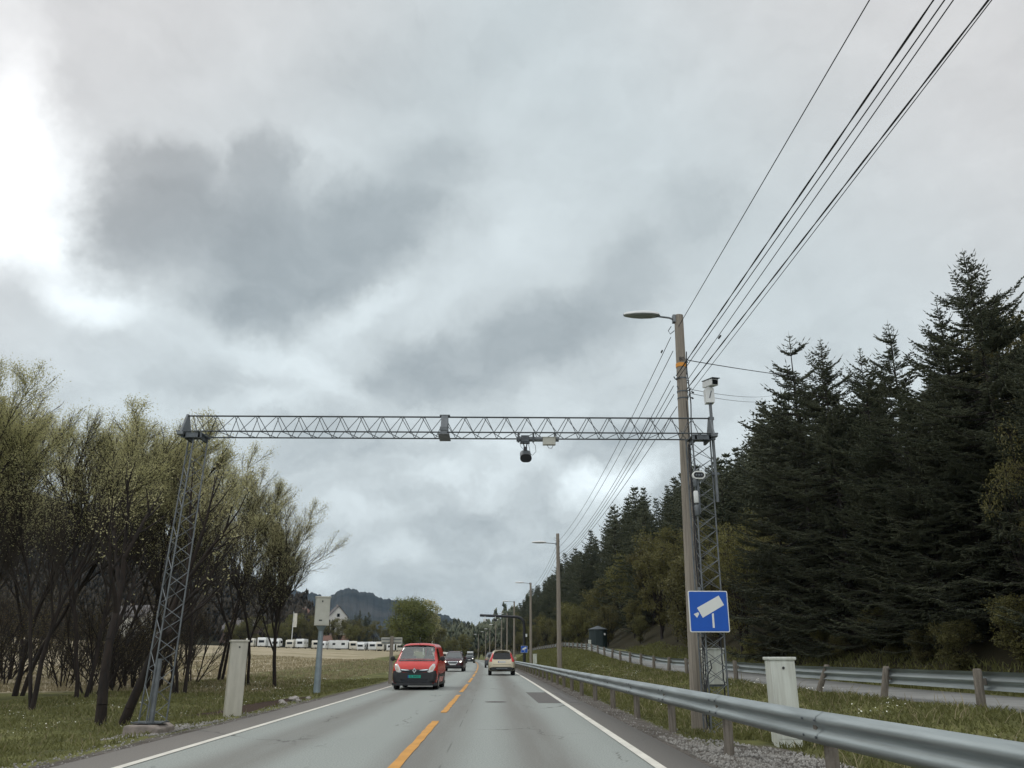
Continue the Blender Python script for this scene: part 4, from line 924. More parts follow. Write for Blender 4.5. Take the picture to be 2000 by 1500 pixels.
MB().prism([(.3, 0), (.42, .02), (.44, .08), (.3, .03)], 'x', -.02, .02).build('aerial_fin', M['gold'], gc.root).location = (0, 3.3, 1.68)
sv = Car('leading_car', ST_SUV, M['galv_dark'], (-.52, 100 + 4.6, .005), R(181), 'small dark car mostly hidden ahead of the gold estate car', 'car')
sv.drape('rear_window', [(-.6, 1.12), (.6, 1.12), (.52, 1.46), (-.52, 1.46)], 'back', M['glass'], .010, 3); sv.drape('tail_light', [(.6, .85), (.84, .85), (.84, 1.05), (.62, 1.05)], 'back', M['tail'], .012, 2, mirror=True); sv.wheels((.92, 3.65), .915, .34)

# ------------------------------------------------------------------ trees
def frames(D):
    D = D / np.maximum(np.linalg.norm(D, axis=1, keepdims=True), 1e-9)
    a = np.where(np.abs(D[:, 2:3]) < .9, np.array([[0, 0, 1.]]), np.array([[1., 0, 0]]))
    X = np.cross(D, a); X /= np.linalg.norm(X, axis=1, keepdims=True); return X, np.cross(X, D)
def spindles(P0, P1, r, at=.35):
    P0, P1 = np.asarray(P0, float), np.asarray(P1, float); N = len(P0); X, Y = frames(P1 - P0); r = np.broadcast_to(np.asarray(r, float), (N,))[:, None]
    C = P0 * (1 - at) + P1 * at; V = np.empty((N, 5, 3)); V[:, 0] = P0; V[:, 4] = P1
    for k in range(3): a = 2 * math.pi * k / 3 + .5; V[:, 1 + k] = C + (X * math.cos(a) + Y * math.sin(a)) * r
    T = np.array([[0, 2, 1], [0, 3, 2], [0, 1, 3], [4, 1, 2], [4, 2, 3], [4, 3, 1]])
    return V.reshape(-1, 3), (T[None] + (np.arange(N) * 5)[:, None, None]).reshape(-1, 3)
def limbs(P0, P1, r0, r1, n=3):
    P0, P1 = np.asarray(P0, float), np.asarray(P1, float); N = len(P0); X, Y = frames(P1 - P0); r0 = np.broadcast_to(r0, (N,))[:, None]; r1 = np.broadcast_to(r1, (N,))[:, None]
    V = np.empty((N, 2 * n, 3))
    for k in range(n):
        a = 2 * math.pi * k / n; d_ = X * math.cos(a) + Y * math.sin(a); V[:, k] = P0 + d_ * r0; V[:, n + k] = P1 + d_ * r1
    Q = np.array([[k, (k + 1) % n, n + (k + 1) % n, n + k] for k in range(n)])
    return V.reshape(-1, 3), (Q[None] + (np.arange(N) * 2 * n)[:, None, None]).reshape(-1, 4)
def leaves(P, size, rg, up=.3, asp=.5):
    N = len(P); D = rg.normal(size=(N, 3)); D[:, 2] += up; D /= np.linalg.norm(D, axis=1, keepdims=True); X, Y = frames(D)
    an = rg.uniform(0, 6.28, N)[:, None]; S = X * np.cos(an) + Y * np.sin(an); L_ = (np.asarray(size) * rg.uniform(.65, 1.35, N))[:, None]
    V = np.empty((N, 4, 3)); V[:, 0] = P; V[:, 1] = P + D * L_ * .5 + S * L_ * asp * .5; V[:, 2] = P + D * L_; V[:, 3] = P + D * L_ * .5 - S * L_ * asp * .5
    return V.reshape(-1, 3), np.arange(N * 4).reshape(N, 4)
def make_spruce(seed, h, rmax, fine=True, bare_top=.25):
    rg = np.random.default_rng(seed); A, B, RR = [], [], []; bl0, bl1, br0, br1 = [], [], [], []
    z = h * (.03 if fine else .04)
    step = .34 if fine else .52
    while z < h - .25:
        u = z / h; nb = (rg.integers(4, 7) if fine else 6)
        for b in range(nb):
            an = rg.uniform(0, 6.283); L_ = min(rmax * (1 - .35 * u), (.46 if fine else .40) * (h - z) + .10) * rg.uniform(.68, 1.12) + .16 * rg.uniform()
            if rg.uniform() < .10: L_ *= 1.28
            if u > .86 and fine and rg.uniform() < .22: continue
            rise = -.25 + 1.05 * u ** 3 + rg.normal() * .10; curl = .28 + .25 * u
            dh = np.array([math.cos(an), math.sin(an), 0]); sd_ = np.array([-dh[1], dh[0], 0])
            zz = z + rg.uniform(-.12, .12)
            bp = lambda s_: dh * (L_ * s_) + np.array([0, 0, zz + L_ * (rise * s_ - .22 * s_ * (1 - s_) * 2 * (1 - u) + curl * s_ ** 3 * .5)])
            nseg = 4; pts = [bp(i / nseg) for i in range(nseg + 1)]
            for i in range(nseg): bl0.append(pts[i]); bl1.append(pts[i + 1]); w_ = .012 + .018 * L_ / 3; br0.append(w_ * (1 - i / nseg) + .006); br1.append(w_ * (1 - (i + 1) / nseg) + .006)
            sp_ = .115 if fine else .30
            n_ = max(2, int(L_ / sp_)); s0 = .22 if L_ > 1.5 and fine else .10
            for i in range(n_ + 1):
                s_ = s0 + (1 - s0) * i / n_; c = bp(s_)
                if i == n_:
                    e = bp(1.0) - bp(.92); e /= np.linalg.norm(e); A.append(c); B.append(c + e * rg.uniform(.16, .30)); RR.append(.020 if fine else .05); continue
                tl_ = min(.62, .16 + .42 * L_ * (1 - s_) * .55) * rg.uniform(.7, 1.25)
                if not fine: tl_ = max(tl_ * 1.35, .45)
                for sg_ in (-1, 1):
                    if rg.uniform() < (.12 if fine else .05): continue
                    td = dh * rg.uniform(.55, .85) + sd_ * sg_ * rg.uniform(.7, 1.0) + np.array([0, 0, rg.normal() * (.12 if fine else .28) + (-.22 + .75 * u)]); td /= np.linalg.norm(td)
                    if not fine: A.append(c); B.append(c + td * tl_); RR.append(.105); continue
                    A.append(c); B.append(c + td * tl_); RR.append(.026)
                    for q in np.arange(.30, 1., .24):
                        for s2 in (-1, 1):
                            fd = td * .8 + np.cross(td, [0, 0, 1.]) * s2 * .7 + np.array([0, 0, rg.normal() * .15]); fd /= np.linalg.norm(fd)
                            A.append(c + td * tl_ * q); B.append(c + td * tl_ * q + fd * tl_ * (.50 - .28 * q) * rg.uniform(.7, 1.4)); RR.append(.024)
            if fine and u < .86:
                for i in range(int(L_ * 3)):
                    s_ = rg.uniform(.2, .95); c = bp(s_); A.append(c); B.append(c + np.array([rg.normal() * .1, rg.normal() * .1, -rg.uniform(.15, .42)])); RR.append(.022)
        z += step * rg.uniform(.8, 1.2) * (1. if u < .8 else 1.15)
    A.append(np.array([0, 0, h - .5])); B.append(np.array([0, 0, h + (.55 if fine else .3)])); RR.append(.022)
    if fine:
        for zz, ln_ in ((h - .62, .50), (h - .30, .42), (h - .02, .30), (h + .18, .18)):
            a0 = rg.uniform(0, 6.28)
            for b in range(4):
                an = a0 + b * 1.57 + rg.normal() * .25; l_ = ln_ * rg.uniform(.6, 1.25); p0 = np.array([0, 0, zz]); d0 = np.array([math.cos(an), math.sin(an), 0]); p1 = p0 + d0 * l_ * .8 + np.array([0, 0, l_ * .55])
                A.append(p0); B.append(p1); RR.append(.020)
                for s2 in (-1, 1):
                    m0 = p0 + (p1 - p0) * .55; A.append(m0); B.append(m0 + (p1 - p0) * .35 + np.array([-d0[1], d0[0], 0]) * s2 * l_ * .3); RR.append(.017)
    needles = spindles(A, B, RR)
    zs_ = np.linspace(0, h, 9); P = np.stack([rg.normal(size=9) * .015 * h * .1, rg.normal(size=9) * .015 * h * .1, zs_], 1); P[0, :2] = 0
    rt = .018 * h * (1 - zs_ / h) ** .9 * .5 + .010
    tr = limbs(P[:-1], P[1:], rt[:-1], rt[1:], 7)
    br = limbs(bl0, bl1, br0, br1, 3) if fine else None
    return needles, tr, br
def spruce_thing(seed, h, rmax, fine, label=None, group=None):
    nd, tr, br = make_spruce(seed, h, rmax, fine)
    t_ = empty('spruce_tree', (0, 0, 0), 0, label, 'tree', group)
    mesh_np('foliage', nd[0], tris=nd[1], mats=M['spruce'], parent=t_)
    V, Q = tr
    if br: Q = np.concatenate([Q, br[1] + len(V)]); V = np.concatenate([V, br[0]])
    mesh_np('trunk', V, quads=Q, mats=M['spruce_bark'], parent=t_, smooth=True)
    return t_
def place(o, x, y, rz, sc, label, group=None, dz=-.1, tilt=(0, 0)):
    o.location = (x, y, gz(x, y) + dz); o.rotation_euler = (tilt[0], tilt[1], rz); o.scale = (sc, sc, sc) if not isinstance(sc, tuple) else sc
    o['label'] = label
    if group: o['group'] = group
# near big spruces: (x, y, top height above ground, variant)
H0 = [12.6, 15.5, 14., 13.]
sp_fine = [spruce_thing(11, 12.6, 3.5, True), spruce_thing(12, 15.5, 4.0, True), spruce_thing(13, 14., 3.2, True)]
used = set()
def put_fine(v, x, y, top, rz, label, wide=1.):
    o = sp_fine[v] if v not in used else copy_tree(sp_fine[v]); used.add(v)
    h = top - gz(x, y); sc = h / [12.6, 15.5, 14.][v]; place(o, x, y, rz, (sc * wide, sc * wide, sc), label, 'tall spruces beside the cycle path')
put_fine(1, 16.6, 26.4, 14.9, .4, 'tallest dark spruce near the right edge, its leader standing above all others', 1.08)
put_fine(2, 16.2, 27.9, 13.7, 2.0, 'slim spruce just left of the tallest one, its top joined to it', .95)
put_fine(0, 16.0, 31.3, 14.1, 1.1, 'spruce with a forked tip between the near tallest and the middle spruces', 1.0)
put_fine(2, 16.6, 35.4, 14.6, 4.0, 'short spruce tip squeezed between two middle spruces', .9)
put_fine(1, 15.6, 37.2, 15.7, 3.0, 'middle spruce with full bushy top, second from the left of the tall group', 1.0)
put_fine(0, 15.6, 41.2, 17.4, 5.2, 'leftmost of the tall near spruces, its long lower boughs reaching left', 1.08)
put_fine(0, 20.2, 28.6, 12.4, 2.6, 'spruce at the right edge half hidden behind the tallest one', 1.)
put_fine(2, 20.5, 35.0, 14.2, .9, 'dark spruce in the second row behind the forked one', 1.2)
put_fine(1, 20.5, 43.0, 16.0, 5.9, 'dark spruce in the second row behind the leftmost tall one', 1.)
put_fine(0, 16.4, 22.6, 11.0, .2, 'broad low spruce at the right edge of the view', 1.3)
put_fine(2, 15.7, 33.4, 10.5, 3.3, 'low spruce filling the gap under the middle spruces', 1.35)
put_fine(1, 15.6, 29.6, 9.5, 2.2, 'low bushy spruce under the forked tip', 1.4)
put_fine(0, 15.5, 45.5, 12.5, 1.9, 'small spruce standing behind the leftmost tall one', 1.)
# hillside forest of simpler spruces
SKY = [(-4, 1.6), (1.0, 2.9), (4.3, 6.4), (7.5, 9.2), (10, 11.5), (12.1, 12.0), (14.5, 12.8), (16.5, 13.4), (19, 17.), (24, 16.5), (27, 17.), (30, 17.2), (34, 18.), (50, 20)]
sp_far = [spruce_thing(21, 17., 3.3, False), spruce_thing(22, 19., 3.6, False), spruce_thing(23, 15., 3.4, False), spruce_thing(24, 18, 2.9, False)]
rnd = random.Random(77); uf = set(); cnt = 0
for row, s in enumerate((20.5, 25.5, 31, 37.5, 45)):
    y = 49. + row * 2.5 - (18 if s > 24 else 0)
    while y < 400:
        st_ = (4.0 if row < 2 else 5.2) + y * .0105
        if not (row > 2 and y > 260):
            ss_ = s + rnd.uniform(-2.2, 2.2); yy = y + rnd.uniform(-1.8, 1.8); x = xc(yy) + ss_
            v = rnd.randrange(4); o = sp_far[v] if v not in uf else copy_tree(sp_far[v]); uf.add(v); cnt += 1
            sc = rnd.uniform(.72, 1.14) * (1.06 if row == 0 else 1.0)
            cap = 1.3 + math.hypot(x, yy) * math.tan(R(np.interp(math.degrees(math.atan2(x, yy)), [q[0] for q in SKY], [q[1] for q in SKY]))) - gz(x, yy) + .3
            hv = (17., 19., 15., 18.)[v]; hz_ = min(hv * sc * rnd.uniform(.95, 1.12), cap * rnd.uniform(.80, 1.0))
            if hz_ < 4: o.location = (x, yy + 400, -60); y += st_; continue
            sc = max(sc * .6, min(sc, hz_ / hv * 1.15)); szz = hz_ / hv
            place(o, x, yy, rnd.uniform(0, 6.28), (sc, sc, szz), 'dark spruce in the dense conifer forest climbing the hillside right of the road', 'spruces of the hillside forest', -.3, (rnd.uniform(-.03, .03), rnd.uniform(-.03, .03)))
        y += st_

# broadleaf trees
def grow(rg, base, dirv, L_, r_, depth, out, tips, nchild=(4, 7), spread=.5, upw=.25, wig=.12, ratio=.6, start=.3, taper=.35):
    n = max(3, int(3 + L_ * 1.2)); p = np.array(base, float); dv = np.array(dirv, float); pts = [p.copy()]
    for i in range(n):
        dv = dv + rg.normal(size=3) * wig + np.array([0, 0, upw / n]); dv /= np.linalg.norm(dv); p = p + dv * L_ / n; pts.append(p.copy())
    for i in range(n): out.append((pts[i], pts[i + 1], r_ * (1 - (1 - taper) * i / n), r_ * (1 - (1 - taper) * (i + 1) / n)))
    if depth == 0: tips.append(pts); return
    k = rg.integers(*nchild)
    for j in range(k):
        u = start + (1 - start) * (j + rg.uniform(.2, .9)) / k; i = min(n - 1, int(u * n)); c = pts[i] + (pts[i + 1] - pts[i]) * (u * n - i)
        d0 = pts[i + 1] - pts[i]; d0 = d0 / np.linalg.norm(d0); an = rg.uniform(0, 6.283); X, Y = frames(d0[None]); side = X[0] * math.cos(an) + Y[0] * math.sin(an)
        sp_ = spread * rg.uniform(.6, 1.3); d1 = d0 * math.cos(sp_) + side * math.sin(sp_)
        grow(rg, c, d1, L_ * ratio * rg.uniform(.7, 1.2) * (1.15 - .45 * u), max(.004, r_ * .48), depth - 1, out, tips, nchild, spread, upw, wig, ratio, .18, taper)
    grow(rg, pts[-1], dv, L_ * ratio * .8, max(.004, r_ * taper), depth - 1, out, tips, nchild, spread, upw, wig, ratio, .18, taper)
def broadleaf(name, seed, h, stems, lean, lsize, nleaf, leaf_m, bark_m, label=None, group=None, spread=.5, nchild=(5, 8), r0=.13, depth=3, upw=.35, leafz=.30, out_spread=.22, low=.38, crown=1.):
    rg = np.random.default_rng(seed); out, tips = [], []
    for k in range(stems):
        an = rg.uniform(0, 6.283); o_ = out_spread * (k > 0) + .05
        dv = np.array([math.cos(an) * o_ + lean[0] * .5, math.sin(an) * o_ + lean[1], 1.]); dv /= np.linalg.norm(dv)
        grow(rg, (math.cos(an) * .16 * (stems > 1), math.sin(an) * .16 * (stems > 1), -.2), dv, h * rg.uniform(.52, .66), r0 * rg.uniform(.75, 1.1), depth, out, tips, nchild, spread, upw, .085, .50, low)
    P0 = np.array([o_[0] for o_ in out]); P1 = np.array([o_[1] for o_ in out]); ra = np.array([o_[2] for o_ in out]); rb = np.array([o_[3] for o_ in out])
    top = P1[:, 2].max(); k = h / top; P0 *= k; P1 *= k
    if crown != 1:
        for Q_ in (P0, P1): uu = np.clip(Q_[:, 2] / h, 0, 1); Q_[:, 2] = np.where(Q_[:, 2] > 0, h * (1 - (1 - uu) ** crown), Q_[:, 2])
    thick = ra > (.010 if seed == 38 else min(.03, r0 * .26))
    Va, Qa = limbs(P0[thick], P1[thick], ra[thick], rb[thick], 8); Vb, Qb = limbs(P0[~thick], P1[~thick], np.maximum(ra[~thick], .0065), np.maximum(rb[~thick], .005), 3)
    t_ = empty(name, (0, 0, 0), 0, label, 'tree', group)
    mesh_np('trunk', Va, quads=Qa, mats=bark_m, parent=t_, smooth=True)
    tw = mesh_np('twigs', Vb, quads=Qb, mats=M['twig'], parent=t_)
    T = np.array([p * k for pts in tips for p in pts[1:]])
    if crown != 1: T[:, 2] = h * (1 - (1 - np.clip(T[:, 2] / h, 0, 1)) ** crown)
    w_ = T[:, 2] > h * leafz; T = T[w_]
    rad_ = np.hypot(T[:, 0], T[:, 1]); pr = np.clip((T[:, 2] / h - leafz) / .45, .06, 1) ** 1.4 * (.35 + rad_ / rad_.max()); pr /= pr.sum()
    idx = rg.choice(len(T), nleaf, p=pr); P = T[idx] + rg.normal(size=(nleaf, 3)) * .11 * (h / 10)
    V, Q = leaves(P, lsize, rg, .5); mesh_np('leaves', V, quads=Q, mats=leaf_m, parent=t_)
    return t_, len(out)
WV = [broadleaf('spring_tree', 31, 11, 2, (.02, 0), .056, 32000, M['spring'], M['bark'], r0=.085, spread=.46, nchild=(9, 12), out_spread=.20, low=.30, leafz=.4, crown=1.36, upw=.30),
      broadleaf('spring_tree', 32, 12, 2, (.04, 0), .056, 32000, M['spring'], M['bark'], r0=.10, spread=.50, nchild=(10, 13), out_spread=.20, low=.30, leafz=.4, crown=1.36, upw=.30),
      broadleaf('spring_tree', 33, 10, 3, (.03, 0), .056, 32000, M['spring'], M['bark'], r0=.075, spread=.44, nchild=(8, 11), out_spread=.24, low=.30, leafz=.4, crown=1.36, upw=.30),
      broadleaf('spring_tree', 34, 9.5, 1, (.04, 0), .056, 21000, M['spring'], M['bark'], r0=.12, spread=.48, nchild=(12, 15), low=.22, leafz=.35, crown=1.3, upw=.34)]
WV.append(broadleaf('spring_tree', 38, 6, 2, (.0, 0), .06, 700, M['spring'], M['bark'], r0=.12, spread=.6, nchild=(4, 6), out_spread=.35, low=.35, depth=2, leafz=.4))
HV = [11, 12, 10, 9.5, 6]; uw = set()
LEFT = [(0, -16.8, 28.0, 10.1, .3, 'tallest spring tree at the far left, with a broad yellow green crown'),
        (1, -20.1, 32.0, 11.4, 1.7, 'dark barked spring tree at the very left edge of the photo'),
        (2, -19.4, 36.0, 12.6, 2.2, 'multi stemmed spring tree right behind the tallest one at far left'),
        (0, -13.8, 27.0, 9.7, 4.4, 'nearer spring tree right of the tallest one, with a lower round crown'),
        (4, -9.15, 21.4, 6.4, .8, 'small forked tree with brown bark standing on the verge left of the gantry tower'),
        (1, -15.8, 34.0, 11.3, 3.0, 'spring tree left behind the gantry tower, filling the gap before the hill'),
        (2, -20.6, 53.5, 15.2, 5.0, 'farthest back spring tree behind the gantry tower'),
        (0, -18.2, 42.0, 13.3, 2.9, 'spring tree whose thin top rises above the left end of the beam'),
        (2, -16.0, 41.3, 12.2, .1, 'spring tree with three dark stems right of the gantry tower'),
        (2, -13.7, 38.5, 10.2, 3.6, 'spring tree behind the cream cabinet'),
        (1, -16.3, 52.0, 12.6, 1.2, 'spring tree with a forked base between cream cabinet and box pole'),
        (3, -11.5, 46.0, 9.3, 3.3, 'rightmost spring tree, slim single dark trunk with a rounded crown'),
        (2, -13.2, 46.8, 10.0, 4.8, 'slender spring tree just left of the rightmost one')]
for v, x, y, top, rz, lb in LEFT:
    t_ = WV[v][0]; o = t_ if v not in uw else copy_tree(t_); uw.add(v)
    sc = (top - gz(x, y)) / HV[v]; wd = sc * (1.05 if top > 8 else 1.1)
    place(o, x, y, rz, (wd, wd, sc), lb, 'spring trees of the left grove', -.02)
M['spring_sparse'] = leaf_mat('sparse_leaves', ((.09, .075, .035), (.16, .14, .05), (.12, .085, .05)), .35)
TH = [broadleaf('bare_shrub', 35, 4.2, 6, (0, 0), .06, 1100, M['spring_sparse'], M['bark'], r0=.035, spread=.5, nchild=(7, 10), out_spread=.5, low=.15, depth=2, leafz=.1)[0],
      broadleaf('bare_shrub', 36, 5.0, 5, (0, 0), .06, 900, M['spring_sparse'], M['bark'], r0=.04, spread=.55, nchild=(7, 10), out_spread=.42, low=.15, depth=2, leafz=.1)[0]]
rnd = random.Random(61); ut = set()
for i in range(34):
    y = rnd.uniform(31, 62); x = -14.0 - (y - 31) * .14 - rnd.uniform(0, 14 + (y - 31) * .2); v = i % 2
    o = TH[v] if v not in ut else copy_tree(TH[v]); ut.add(v); sc = rnd.uniform(.7, 1.35)
    place(o, x, y, rnd.uniform(0, 6), (sc * 1.1, sc * 1.1, sc), 'bare brown shrub in the thicket under the spring trees of the left grove', 'bare shrubs of the left thicket', -.05)
# broadleaf bushes along the right bank and in the distance
def bush_tree(name, seed, h, w_, nleaf, lsize, leaf_m, trunk_h=.3, clumps=26, bark='bark'):
    rg = np.random.default_rng(seed); t_ = empty(name, (0, 0, 0), 0, None, 'tree'); C = []; P0, P1, ra, rb = [], [], [], []
    for i in range(clumps):
        u = rg.uniform(0, 1) ** .8; z = h * (trunk_h * .6 + (1 - trunk_h * .6) * u * .93); rr = w_ * math.sin(math.pi * min(1, .18 + .80 * (1 - u) ** .8)) * rg.uniform(.25, 1.)
        an = rg.uniform(0, 6.283); c = np.array([rr * math.cos(an), rr * math.sin(an), z]); C.append((c, w_ * rg.uniform(.22, .42)))
        b = np.array([c[0] * .18, c[1] * .18, max(.1, z * rg.uniform(.25, .5))]); m_ = (b + c) / 2 + np.array([0, 0, -.06 * h])
        for a, d_, r1, r2 in ((b, m_, .035, .025), (m_, c, .025, .01)): P0.append(a); P1.append(d_); ra.append(r1 * h / 7); rb.append(r2 * h / 7)
        for q in range(7): e = c + rg.normal(size=3) * w_ * .26; P0.append(c); P1.append(e); ra.append(.012 * h / 7); rb.append(.005 * h / 7)
    P0.append((0, 0, -.3)); P1.append((0, 0, h * .45)); ra.append(.016 * h); rb.append(.009 * h)
    V, Q = limbs(P0, P1, np.array(ra), np.array(rb), 4); mesh_np('trunk', V, quads=Q, mats=M[bark], parent=t_)
    L_ = []
    for c, r_ in C:
        k = int(nleaf / clumps * rg.uniform(.6, 1.4)); dd = rg.normal(size=(k, 3)); dd /= np.linalg.norm(dd, axis=1, keepdims=True)
        L_.append(c + dd * (r_ * rg.uniform(.2, 1.05, k) ** .6)[:, None] * np.array([1, 1, .85]))
    V, Q = leaves(np.concatenate(L_), lsize, rg, .3, .7); mesh_np('leaves', V, quads=Q, mats=leaf_m, parent=t_)
    return t_
BV = [bush_tree('broadleaf_tree', 41, 8, 2.5, 9000, .16, M['bush'], .2, 34), bush_tree('broadleaf_tree', 42, 9, 2.3, 8000, .15, M['bush2'], .3, 34), bush_tree('broadleaf_tree', 43, 6.5, 2.6, 8000, .15, M['bush'], .1, 30),
      bush_tree('broadleaf_tree', 44, 7.5, 2.0, 7000, .085, M['bush2'], .25, 26)]
BHV = [8, 9, 6.5, 7.5]; ub = set()
def put_bush(v, x, y, h, lb, gp, wd=1., dz=-.1):
    t_ = BV[v]; o = t_ if v not in ub else copy_tree(t_); ub.add(v); sc = h / BHV[v]; place(o, x, y, rnd.uniform(0, 6.28), (sc * wd, sc * wd, sc), lb, gp, dz)
put_bush(3, 14.9, 22.6, 6.6, 'sparse yellowish broadleaf tree at the right edge in front of the spruces', 'broadleaf trees by the cycle path', .62)
put_bush(0, 24.2, 36.5, 10.2, 'greenish broadleaf crown at the right edge behind the tallest spruce', 'broadleaf trees by the cycle path', 1.0)
put_bush(3, 15.4, 53., 8.0, 'yellow green broadleaf tree directly right of the gantry tower, before the spruces', 'broadleaf trees by the cycle path', 1.)
rnd = random.Random(12)
RB = []
y = 50.
while y < 330:
    for s0 in (15.6, 18.6):
        RB.append((s0 + rnd.uniform(-.6, 1.2), y + rnd.uniform(-1.5, 1.5), rnd.choice([3.2, 4.5, 5.5, 6.5, 8.0, 9.5]) * rnd.uniform(.85, 1.1) * (1.1 if s0 > 17 else .85), rnd.randrange(4)))
    y += 5.4 + y * .022
for s, y, h, v in RB:
    put_bush(v, xc(y) + s, y, h, 'yellowish green broadleaf tree in the row along the foot of the conifer forest', 'broadleaf trees at the forest edge', 1.05)
for i in range(14):   # undergrowth under the near spruces
    yy = 17 + i * 2.4; put_bush(2, xc(yy) + 15.4 + rnd.uniform(0, 1.), yy, rnd.uniform(1., 2.), 'low dark bush in the undergrowth along the cycle path below the spruces', 'undergrowth bushes', 1.35)

# ------------------------------------------------------------------ fields' far edge: caravans, houses, trees
def make_caravan(name, L_, w_, h, m_, awn=False):
    t_ = empty(name, (0, 0, 0), 0, None, 'caravan', 'caravans parked along the far edge of the field')
    f = [(-L_ / 2, .45), (L_ / 2, .45), (L_ / 2 + .06, 1.1), (L_ / 2 - .05, 1.5), (L_ / 2 - .35, h), (-L_ / 2 + .35, h), (-L_ / 2 - .02, h - .5), (-L_ / 2 - .06, 1.0)]
    MB().prism(f, 'x', -w_ / 2, w_ / 2).build('body', m_, t_, bevel=.08)
    b = MB()
    for sg_ in (-1, 1):
        b.box((sg_ * (w_ / 2 + .005), -L_ * .25, 1.65), (.02, 1.1, .6)); b.box((sg_ * (w_ / 2 + .005), L_ * .22, 1.65), (.02, .9, .55))
    b.box((0, -L_ / 2 - .05, 1.62), (1.5, .06, .62)); b.box((0, L_ / 2 + .0, 1.62), (1.3, .10, .5)); b.build('window', M['glass'], t_)
    MB().box((w_ / 2 + .01, L_ * .0, 1.35), (.03, .62, 1.75)).build('door', M['caravan2'], t_)
    for sg_ in (-1, 1): MB().lathe([(.3, -.1), (.3, .1)], 14, (sg_ * (w_ / 2 - .12), 0, .3), 'x').build('wheel', M['tyre'], t_)
    MB().box((0, -L_ / 2 - .6, .5), (.12, 1.3, .1)).build('drawbar', M['galv_dark'], t_)
    MB().box((0, .3, h + .04), (.5, .5, .1)).build('roof_vent', M['caravan2'], t_)
    return t_
CV = [make_caravan('caravan', 6.2, 2.35, 2.62, M['caravan']), make_caravan('caravan', 5.4, 2.25, 2.55, M['caravan2'])]; uc = set()
CP = [(-71.8, 255, 1, .15), (-68.6, 256, 0, .05), (-65.2, 257, 0, .3), (-61.0, 258, 1, .0), (-57.6, 258, 0, .1), (-53.8, 259, 1, .15), (-51.3, 259, 0, .0), (-47.0, 260, 0, 1.5), (-42.8, 260, 1, .1), (-40.0, 260, 0, .0), (-37.2, 260, 0, .05),
      (-34.4, 260, 1, .1), (-31.6, 260, 0, .0), (-28.8, 261, 1, .1), (-49, 268, 1, 1.5), (-41.5, 269, 0, 1.4), (-36, 269, 0, 1.5), (-69, 266, 0, 1.4), (-62, 268, 1, 1.5), (-17.4, 258, 1, .6), (-15.6, 262, 0, .5)]
num = ['first', 'second', 'third', 'fourth', 'fifth', 'sixth', 'seventh', 'eighth', 'ninth', 'tenth', 'eleventh', 'twelfth', 'thirteenth', 'fourteenth', 'fifteenth', 'sixteenth', 'seventeenth']
for i, (x, y, v, rz) in enumerate(CP):
    o = CV[v] if v not in uc else copy_tree(CV[v]); uc.add(v); o.location = (x, y, gz(x, y) - .1); o.rotation_euler = (0, 0, rz + .12 * math.sin(i * 2.7)); o.scale = (1, 1 + .12 * math.sin(i * 4.1), 1 + .09 * math.sin(i * 1.9))
    if i < 14: o['label'] = '%s caravan, the %s from the left in the front row across the field' % (('white', 'cream')[v], num[i])
    else: o['label'] = ['cream caravan behind the front row, right of its middle', 'white caravan behind the front row near its right end', 'white caravan behind the front row, rightmost of the back ones', 'white caravan behind the front row, leftmost of the back ones', 'cream caravan behind the front row, second of the back ones', 'cream caravan seen between the red van and the burgundy car', 'white caravan seen just above the burgundy car'][i - 14]
def house(loc, L_, w_, hw, hr, rz, wm, rm, label):
    h_ = empty('house', loc, rz, label, 'house', 'houses on the slope beyond the caravans')
    MB().prism([(-w_ / 2, -3), (w_ / 2, -3), (w_ / 2, hw), (0, hw + hr), (-w_ / 2, hw)], 'y', -L_ / 2, L_ / 2).build('wall', M[wm], h_)
    r_ = MB()
    for sg_ in (-1, 1):
        r_.prism([(0, hw + hr + .03), (0, hw + hr + .22), (sg_ * (w_ / 2 + .4), hw + .22 - .4 * hr / (w_ / 2)), (sg_ * (w_ / 2 + .4), hw + .03 - .4 * hr / (w_ / 2))], 'y', -L_ / 2 - .4, L_ / 2 + .4)
    ro = r_.build('roof', M[rm], h_); MB().box((.4, L_ * .2, hw + hr + .3), (.6, .6, 1.2)).build('chimney', M['concrete'], ro)
    for zz in (1.5, 4.1):
        if zz + 1 > hw + (hr * .6): continue
        for x_ in (-w_ * .25, w_ * .25) if zz < hw - .5 else (0,): MB().box((x_, -L_ / 2 - .03, zz), (1., .08, 1.2)).build('window', M['glass'], h_)
        for y_ in (-L_ * .25, L_ * .25):
            if zz < hw - .5:
                for sg_ in (-1, 1): MB().box((sg_ * (w_ / 2 + .03), y_, zz), (.08, 1.1, 1.2)).build('window', M['glass'], h_)
    MB().box((w_ / 2 + .03, 0, 1.0), (.08, 1, 2.1)).build('door', M['house_b'], h_)
    return h_
house((-61.4, 330, 11.8), 9, 7, 3.6, 3.8, .35, 'house_w', 'roof', 'white gabled house high behind the box pole')
house((-74.6, 330, 8.6), 10, 7.5, 2.6, 3.4, .9, 'house_b', 'roof', 'brown house with a pale gable left of the box pole')
house((-88, 390, 15.5), 9, 7, 3., 3.2, -.3, 'house_w', 'roof_red', 'white house half hidden up the slope left of the box pole')
house((-88, 300, 6.9), 12, 8, 3., 3., 1.2, 'house_b', 'roof', 'low dark house at the left behind the caravan row')
house((-104, 250, 9), 12, 8, 3., 3., 1.3, 'house_w', 'roof', 'pale house glimpsed between the tree trunks beside the gantry tower')
house((-55.5, 300, 4.0), 10, 6, 2.2, 1.6, 1.5, 'house_b', 'roof_red', 'low red brown roofed shed behind the caravans')
